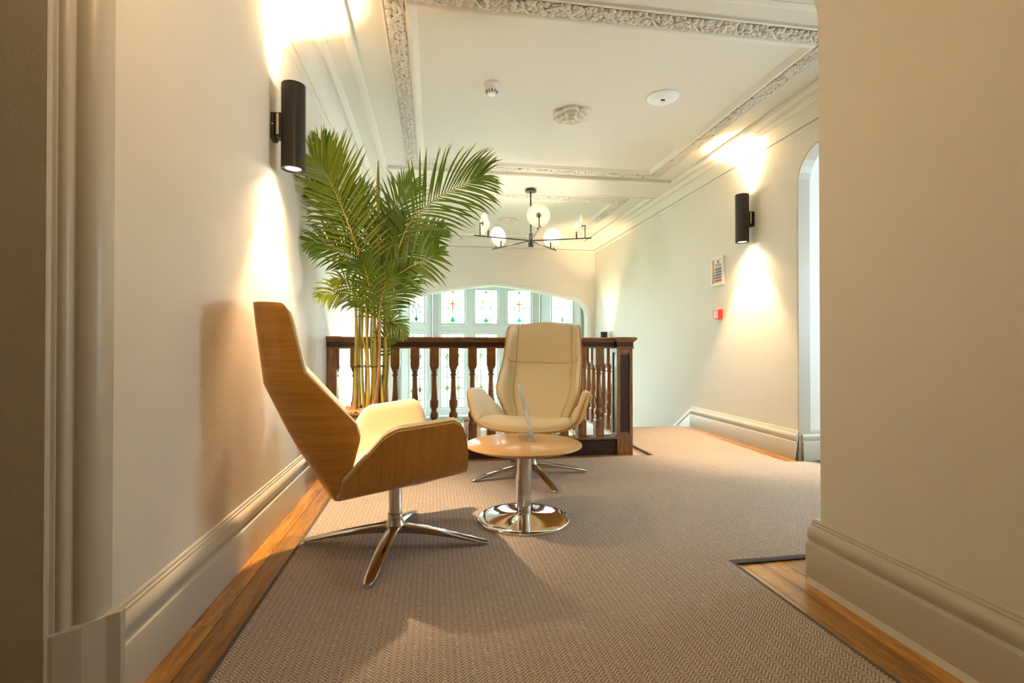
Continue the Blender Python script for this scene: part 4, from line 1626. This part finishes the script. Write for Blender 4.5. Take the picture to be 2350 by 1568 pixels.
def rosette(x, y, label):
    e = empty('ceiling_rosette', (x, y, ZP))
    tag(e, label, 'plaster rosette', 'plaster roses on the ceiling')

    def petal(mb, a, rc, rp, h0, h1):
        # a cupped, slightly heart-shaped petal: raised rolled rim round a hollow
        na = 20
        rings = [(0.0, h0), (0.35, h0 + 0.10 * (h1 - h0)), (0.62, h0 + 0.35 * (h1 - h0)), (0.82, h0 + 0.85 * (h1 - h0)), (0.92, h1), (1.0, h1 - 0.004), (1.03, h1 * 0.6), (1.0, 0.0)]
        vs = []
        for q, h in rings:
            for i in range(na):
                w = 2 * PI * i / na
                k = rp * q * (1 - 0.10 * max(0, math.cos(w)) ** 8)
                x, y = rc + k * math.cos(w), 1.12 * k * math.sin(w)
                vs.append((x * math.cos(a) - y * math.sin(a), x * math.sin(a) + y * math.cos(a), -h))
        fs = [(j * na + i, j * na + (i + 1) % na, (j + 1) * na + (i + 1) % na, (j + 1) * na + i) for j in range(len(rings) - 1) for i in range(na)]
        mb.add(vs, fs)
    for (nn, rc, rp, h0, h1, o0) in ((6, 0.098, 0.056, 0.010, 0.026, 0.2), (5, 0.058, 0.043, 0.022, 0.040, 0.6), (3, 0.022, 0.030, 0.036, 0.050, 0.1)):
        for k in range(nn):
            mb = MB()
            petal(mb, o0 + 2 * PI * k / nn, rc, rp, h0, h1)
            mb.build('petal', 'plaster', e, smooth=True, angle=70)
    MB().lathe([(0.014, 0.0), (0.014, -0.050), (0.010, -0.056), (0.0, -0.058)], 14, caps=False).build('bud', 'plaster', e, smooth=True, angle=70)


rosette(1.058, 3.766, 'plaster rose in the middle of the nearer ceiling panel')
rosette(1.05, 7.10, 'plaster rose on the farther ceiling panel behind the chandelier')

# ================================================================== FIRE NOTICE AND CALL POINT
nt = empty('framed_notice', (XR, 4.641, 1.644))
tag(nt, 'small white-framed fire action notice on the right wall', 'notice')
hw, hh = 0.104, 0.140
mb = MB()
for a, b, c, d in ((-hw, -hh, hw, -hh + 0.020), (-hw, hh - 0.020, hw, hh), (-hw, -hh + 0.020, -hw + 0.020, hh - 0.020), (hw - 0.020, -hh + 0.020, hw, hh - 0.020)):
    mb.box(-0.024, a, b, 0, c, d)
mb.build('frame', 'white_plastic', nt)
MB().box(-0.010, -hw + 0.018, -hh + 0.018, -0.001, hw - 0.018, hh - 0.018).build('paper', 'paper_cream', nt)
X0, X1 = -0.0112, -0.0098


def ink(name, m, y0, z0, y1, z1):
    MB().box(X0, y0, z0, X1, y1, z1).build(name, m, nt)


for i in range(4):
    z = 0.022 - i * 0.028
    ink('blue_panel', 'print_blue', -0.078, z - 0.010, 0.042, z + 0.010)
    ink('step_mark', 'print_orange' if i < 2 else 'print_green', 0.052, z - 0.009, 0.074, z + 0.009)
    MB().box(X0 - 0.0006, -0.060, z - 0.0012, X0, 0.030, z + 0.0012).build('text_line', 'print_white', nt)
ink('red_panel', 'print_red', -0.078, -0.104, 0.042, -0.082)
ink('step_mark', 'print_orange', 0.052, -0.102, 0.074, -0.084)
MB().lathe([(0.0, 0), (0.016, 0), (0.016, 0.0012), (0, 0.0012)], 24, caps=False).build('round_symbol', 'print_blue', nt, loc=(X1, 0.0, 0.094), rot=(0, R(-90), 0))
MB().prism([(-0.004, -0.009), (0.004, -0.009), (0.003, 0.006), (0.0, 0.011), (-0.003, 0.006)], 'x', X0 - 0.0012, X0 - 0.0004).build('flame_mark', 'print_white', nt, loc=(0, 0, 0.094))


def text(parent, s, size, m, loc, rot):
    c = bpy.data.curves.new('lettering', 'FONT')
    c.body = s
    c.size = size
    c.extrude = 0.0003
    c.align_x = 'CENTER'
    o = bpy.data.objects.new('lettering', c)
    COL.objects.link(o)
    dg = bpy.context.evaluated_depsgraph_get()
    me = bpy.data.meshes.new_from_object(o.evaluated_get(dg))
    bpy.data.objects.remove(o)
    me.materials.clear()
    me.materials.append(MATS[m])
    o = bpy.data.objects.new('lettering', me)
    COL.objects.link(o)
    o.parent = parent
    o.location = loc
    o.rotation_euler = rot
    return o


text(nt, 'Fire action', 0.026, 'print_black', (X0, 0, 0.058), (R(90), 0, R(-90)))
text(nt, 'Any person discovering a fire', 0.011, 'print_black', (X0, 0, 0.042), (R(90), 0, R(-90)))

cpnt = empty('fire_call_point', (XR, 4.628, 1.210))
tag(cpnt, 'red manual fire call point on the right wall under the notice', 'call point')
MB().box(-0.050, -0.046, -0.046, 0, 0.046, 0.046).build('housing', 'red_plastic', cpnt, bevel=0.004)
mb = MB()
for a, b, c, d in ((-0.044, -0.044, 0.044, -0.022), (-0.044, 0.022, 0.044, 0.044), (-0.044, -0.022, -0.026, 0.022), (0.026, -0.022, 0.044, 0.022)):
    mb.box(-0.056, a, b, -0.050, c, d)
mb.build('front_plate', 'pink_plastic', cpnt)
MB().box(-0.0525, -0.026, -0.022, -0.050, 0.026, 0.022).build('press_plate', 'print_white', cpnt)
MB().prism([(-0.012, 0.0), (0.012, 0.0), (0.0, -0.008)], 'x', -0.0532, -0.0525).build('press_mark', 'print_black', cpnt)
MB().box(-0.0568, -0.028, 0.030, -0.056, 0.028, 0.036).build('text_line', 'print_white', cpnt)


# ================================================================== PALM
PX, PY = -0.41, 3.40
pp = empty('potted_palm', (0, 0, 0))
pp.location = (PX, PY, 0.013)
tag(pp, 'tall areca palm in a dark pot topped with bark chips', 'potted plant')
MB().lathe([(0.0, 0.0), (0.225, 0.0), (0.245, 0.012), (0.315, 0.385), (0.332, 0.395), (0.332, 0.418), (0.318, 0.424), (0.306, 0.412), (0.302, 0.36), (0.0, 0.36)], 56, caps=False).build('pot', 'pot_glaze', pp, smooth=True, angle=50)
MB().lathe([(0.300, 0.378), (0.200, 0.384)], 40, caps=False).build('soil', 'soil_bark', pp, smooth=True)
MB().lathe([(0.196, 0.36), (0.203, 0.452), (0.208, 0.455), (0.208, 0.466), (0.199, 0.468), (0.194, 0.455), (0.0, 0.462)], 48, caps=False).build('nursery_pot', 'nursery_brown', pp, smooth=True, angle=50)
mb = MB()
for i in range(1100):
    r = 0.298 * math.sqrt(random.random())
    if 0.185 < r < 0.222:
        continue
    a = random.uniform(0, 2 * PI)
    s = random.uniform(0.007, 0.017)
    z = 0.464 if r < 0.19 else 0.390
    M_ = Matrix.Rotation(random.uniform(0, 6), 3, 'Z') @ Matrix.Rotation(random.uniform(-.7, .7), 3, 'X') @ Matrix.Rotation(random.uniform(-.7, .7), 3, 'Y')
    c = Vector((r * math.cos(a), r * math.sin(a), z + random.uniform(-0.004, 0.010)))
    dx, dy, dz = s, s * random.uniform(.5, 1), s * random.uniform(.25, .5)
    q = [c + M_ @ Vector(v) for v in ((-dx, -dy, -dz), (dx, -dy * .7, -dz), (dx * .8, dy, -dz), (-dx, dy, -dz), (-dx * .7, -dy, dz), (dx, -dy, dz), (dx * .8, dy * .7, dz), (-dx, dy, dz))]
    mb.hexa(q[:4], q[4:])
o = mb.build('bark_chips', 'bark_chip', pp)
o['kind'] = 'stuff'
# small marker stick
MB().tube([(0.175, -0.02, 0.43), (0.185, -0.02, 0.53)], 0.008, 8).build('marker_stick', 'white_plastic', pp)
MB().tube([(0.1795, -0.02, 0.475), (0.1805, -0.02, 0.487)], 0.0086, 8).build('marker_band', 'red_plastic', pp)


def G(px, py, y):
    """pot-local point from an image pixel (px, py cast through the camera from eye height 0.9 m) and its plan depth y"""
    yw, pt = R(8.9), R(0.45)
    f = Vector((math.sin(yw) * math.cos(pt), math.cos(yw) * math.cos(pt), math.sin(pt)))
    r = f.cross(Vector((0, 0, 1))).normalized()
    u = r.cross(f)
    d = f + r * (px - 1175) / 1150 - u * (py - 784) / 1150
    t = y / d.y
    p = Vector((0, 0, 0.9)) + d * t
    p.x = max(p.x, XL + 0.012)
    return p - Vector((PX, PY, 0.012))


def canes():
    specs = [(818, 745, 3.34, 0.011, 'palm_cane'), (832, 700, 3.40, 0.008, 'palm_cane'), (846, 690, 3.46, 0.008, 'palm_cane_dry'), (858, 690, 3.36, 0.009, 'palm_cane'),
             (872, 690, 3.42, 0.009, 'palm_cane'), (884, 720, 3.38, 0.013, 'palm_cane'), (826, 680, 3.50, 0.008, 'palm_cane'), (866, 660, 3.50, 0.008, 'palm_cane'), (895, 730, 3.46, 0.008, 'palm_cane'), (840, 720, 3.30, 0.008, 'palm_cane')]
    base = [(815, 948), (836, 946), (842, 944), (857, 950), (862, 944), (876, 948), (826, 944), (868, 940), (882, 944), (848, 952)]
    for (px, py, y, r, m), (bx_, by_) in zip(specs, base):
        yb = PY + (y - PY) * 0.7
        b = G(bx_, by_, yb)
        b.z = 0.44
        t = G(px, py, y)
        mid = (b + t) / 2 + Vector((random.uniform(-.012, .012), random.uniform(-.012, .012), 0))
        MB().tube(smooth_curve([b, mid, t, t + Vector((random.uniform(-.03, .03), random.uniform(-.03, .03), 0.25))], 14), [r * 1.5, r * 1.3, r * 1.15] + [r] * 6 + [r * 0.8] * 3 + [r * 0.55] * 2, 8).build('cane', m, pp, smooth=True)
    for k in range(9):
        a0, r0 = random.uniform(0, 6.28), random.uniform(0.03, 0.13)
        b = Vector((r0 * math.cos(a0), r0 * math.sin(a0), 0.44))
        t = Vector((b.x * 0.95 + random.uniform(-.05, .05), b.y * 0.9, random.uniform(1.0, 1.3)))
        mid = (b + t) / 2 + Vector((random.uniform(-.03, .03), random.uniform(-.03, .03), 0))
        rr_ = random.uniform(0.005, 0.010)
        MB().tube(smooth_curve([b, mid, t], 10), [rr_ * 1.5, rr_ * 1.3] + [rr_] * 5 + [rr_ * .8, rr_ * .6, rr_ * .3], 7).build('cane', random.choice(('palm_cane', 'palm_rachis', 'palm_cane_dry')), pp, smooth=True)
    # dry stubs
    for (x, y, h) in ((-0.09, -0.10, 0.15), (-0.03, 0.02, 0.22), (0.06, 0.03, 0.26), (0.10, -0.04, 0.18), (0.02, -0.08, 0.12)):
        MB().tube([(x, y, 0.43), (x + 0.005, y, 0.43 + h * .6), (x + 0.012, y, 0.43 + h)], [0.018, 0.014, 0.004], 8).build('dry_stub', 'palm_cane_dry', pp, smooth=True)


canes()
MB().lathe([(0.105, 0.0), (0.108, 0.003), (0.105, 0.006)], 30, caps=False).build('tie_band', 'black_tie', pp, loc=(G(849, 842, 3.40).x, -0.0, G(849, 842, 3.40).z))


def frond(path, depth, n_leaf, lmax, single, material='palm_leaf', up=0.9, droop=0.5, wid=0.0066, start=0.25, rr=0.006, spread=1.0):
    """path: image pixels along the midrib; depth: plan depth at the base and tip"""
    m = len(path)
    pts = [G(x, y, lerp(depth[0], depth[1], (i / (m - 1)) ** 1.2)) for i, (x, y) in enumerate(path)]
    cv = smooth_curve(pts, 40)
    fr_ = MB().tube(cv, [lerp(rr, 0.0012, i / 39) for i in range(40)], 6).build('frond', 'palm_rachis', pp, smooth=True)
    allm = MB()
    for i in range(n_leaf):
        t = lerp(start, 0.995, i / (n_leaf - 1))
        k = t * 39
        k0 = min(int(k), 38)
        p = cv[k0].lerp(cv[k0 + 1], k - k0)
        tan = (cv[min(k0 + 2, 39)] - cv[max(k0 - 1, 0)]).normalized()
        side = tan.cross(Vector((0, -1, 0.25))).normalized()
        nrm = side.cross(tan).normalized()
        tt = (t - start) / (1 - start)
        ln = lmax * (0.45 + 0.55 * math.sin(PI * min(1, 0.12 + tt * 0.78))) * (1 - 0.45 * tt ** 3) * random.uniform(0.88, 1.08)
        for sg in (-1, 1):
            ang = lerp(1.05, 0.45, tt) * spread * random.uniform(0.9, 1.1)
            d = (tan * math.cos(ang) + side * sg * math.sin(ang) + nrm * random.uniform(0.05, 0.28) * up).normalized()
            c = p.copy()
            dv = random.uniform(0.5, 1.7)
            seg = 5
            prevw = None
            vs = []
            for j in range(seg + 1):
                q = j / seg
                w = wid * (math.sin(PI * (0.10 + 0.88 * q)) ** 0.75) if j < seg else 0.0004
                wv = d.cross(nrm).normalized()
                vs += [c - wv * w + nrm * w * 0.35, c, c + wv * w + nrm * w * 0.35]
                d = (d + Vector((0, 0, -1)) * droop * dv * 0.17 * (0.4 + q)).normalized()
                c = c + d * (ln / seg)
            for v in vs:
                v.x = max(v.x, XL - PX + 0.012)
            fs = []
            for j in range(seg):
                a = j * 3
                fs += [(a, a + 1, a + 4, a + 3), (a + 1, a + 2, a + 5, a + 4)]
            if single:
                MB().add(vs, fs).build('leaflet', material, fr_, smooth=True, angle=80)
            else:
                allm.add(vs, fs)
    if not single:
        o = allm.build('leaflets', material, fr_, smooth=True, angle=80)
        o['kind'] = 'stuff'


# the large fronds
frond([(842, 650), (837, 621), (805, 530), (770, 443), (744, 395), (716, 362)], (3.38, 3.02), 40, 0.36, True, 'palm_leaf_light', droop=0.25, start=0.22, rr=0.008, wid=0.0072)
frond([(878, 680), (900, 620), (922, 551), (950, 500), (1008, 452), (1073, 420), (1108, 404)], (3.42, 3.25), 44, 0.40, True, droop=0.75, start=0.28, rr=0.007, wid=0.0072)
frond([(870, 690), (890, 650), (943, 612), (987, 592), (1006, 570)], (3.38, 3.15), 30, 0.27, True, droop=0.6, start=0.2)
frond([(840, 660), (822, 612), (783, 580), (744, 560), (705, 556)], (3.40, 3.18), 30, 0.22, True, droop=0.7, start=0.2)
# the ones behind
frond([(845, 660), (815, 570), (775, 490), (730, 440), (690, 432)], (3.44, 3.30), 36, 0.30, False, droop=0.7, start=0.25)
frond([(846, 640), (815, 540), (782, 450), (752, 385), (737, 325)], (3.48, 3.40), 40, 0.26, False, droop=0.2, start=0.3)
frond([(866, 650), (868, 600), (885, 540), (915, 470), (945, 420)], (3.48, 3.55), 36, 0.30, False, droop=0.3, start=0.15)
frond([(872, 660), (895, 620), (930, 575), (975, 545), (1010, 530)], (3.50, 3.60), 32, 0.24, False, droop=0.5, start=0.2)
frond([(850, 660), (842, 600), (838, 540), (832, 480), (820, 430)], (3.50, 3.60), 36, 0.26, False, droop=0.25, start=0.1)
frond([(862, 700), (872, 640), (890, 585), (905, 540), (912, 500)], (3.44, 3.40), 34, 0.24, False, droop=0.4, start=0.1)
frond([(835, 720), (820, 690), (796, 672), (765, 672), (735, 682)], (3.36, 3.15), 20, 0.17, False, 'palm_leaf_light', droop=1.0, start=0.15)
frond([(828, 720), (815, 680), (800, 650), (785, 640), (768, 652)], (3.34, 3.20), 18, 0.15, False, 'palm_leaf_light', droop=1.2, start=0.1)
frond([(884, 760), (892, 740), (902, 740), (915, 750), (926, 772)], (3.40, 3.32), 18, 0.13, False, droop=1.0, start=0.1)
frond([(880, 740), (892, 700), (912, 670), (935, 640), (948, 615)], (3.46, 3.50), 26, 0.20, False, droop=0.8, start=0.1)
frond([(858, 740), (850, 690), (846, 650), (838, 620), (826, 600)], (3.32, 3.22), 24, 0.18, False, droop=0.7, start=0.05)
frond([(868, 740), (874, 700), (882, 660), (894, 640), (905, 630)], (3.32, 3.24), 24, 0.18, False, droop=0.8, start=0.05)
frond([(888, 830), (884, 800), (886, 780), (896, 765), (914, 768)], (3.40, 3.34), 14, 0.11, False, droop=0.9, start=0.1)
# unopened spear
MB().tube(smooth_curve([G(870, 690, 3.42), G(869, 560, 3.42), G(868, 440, 3.42), G(868, 370, 3.42)], 16), [0.009] * 6 + [0.011] * 6 + [0.009, 0.008, 0.006, 0.003], 8).build('spear', 'palm_spear', pp, smooth=True)
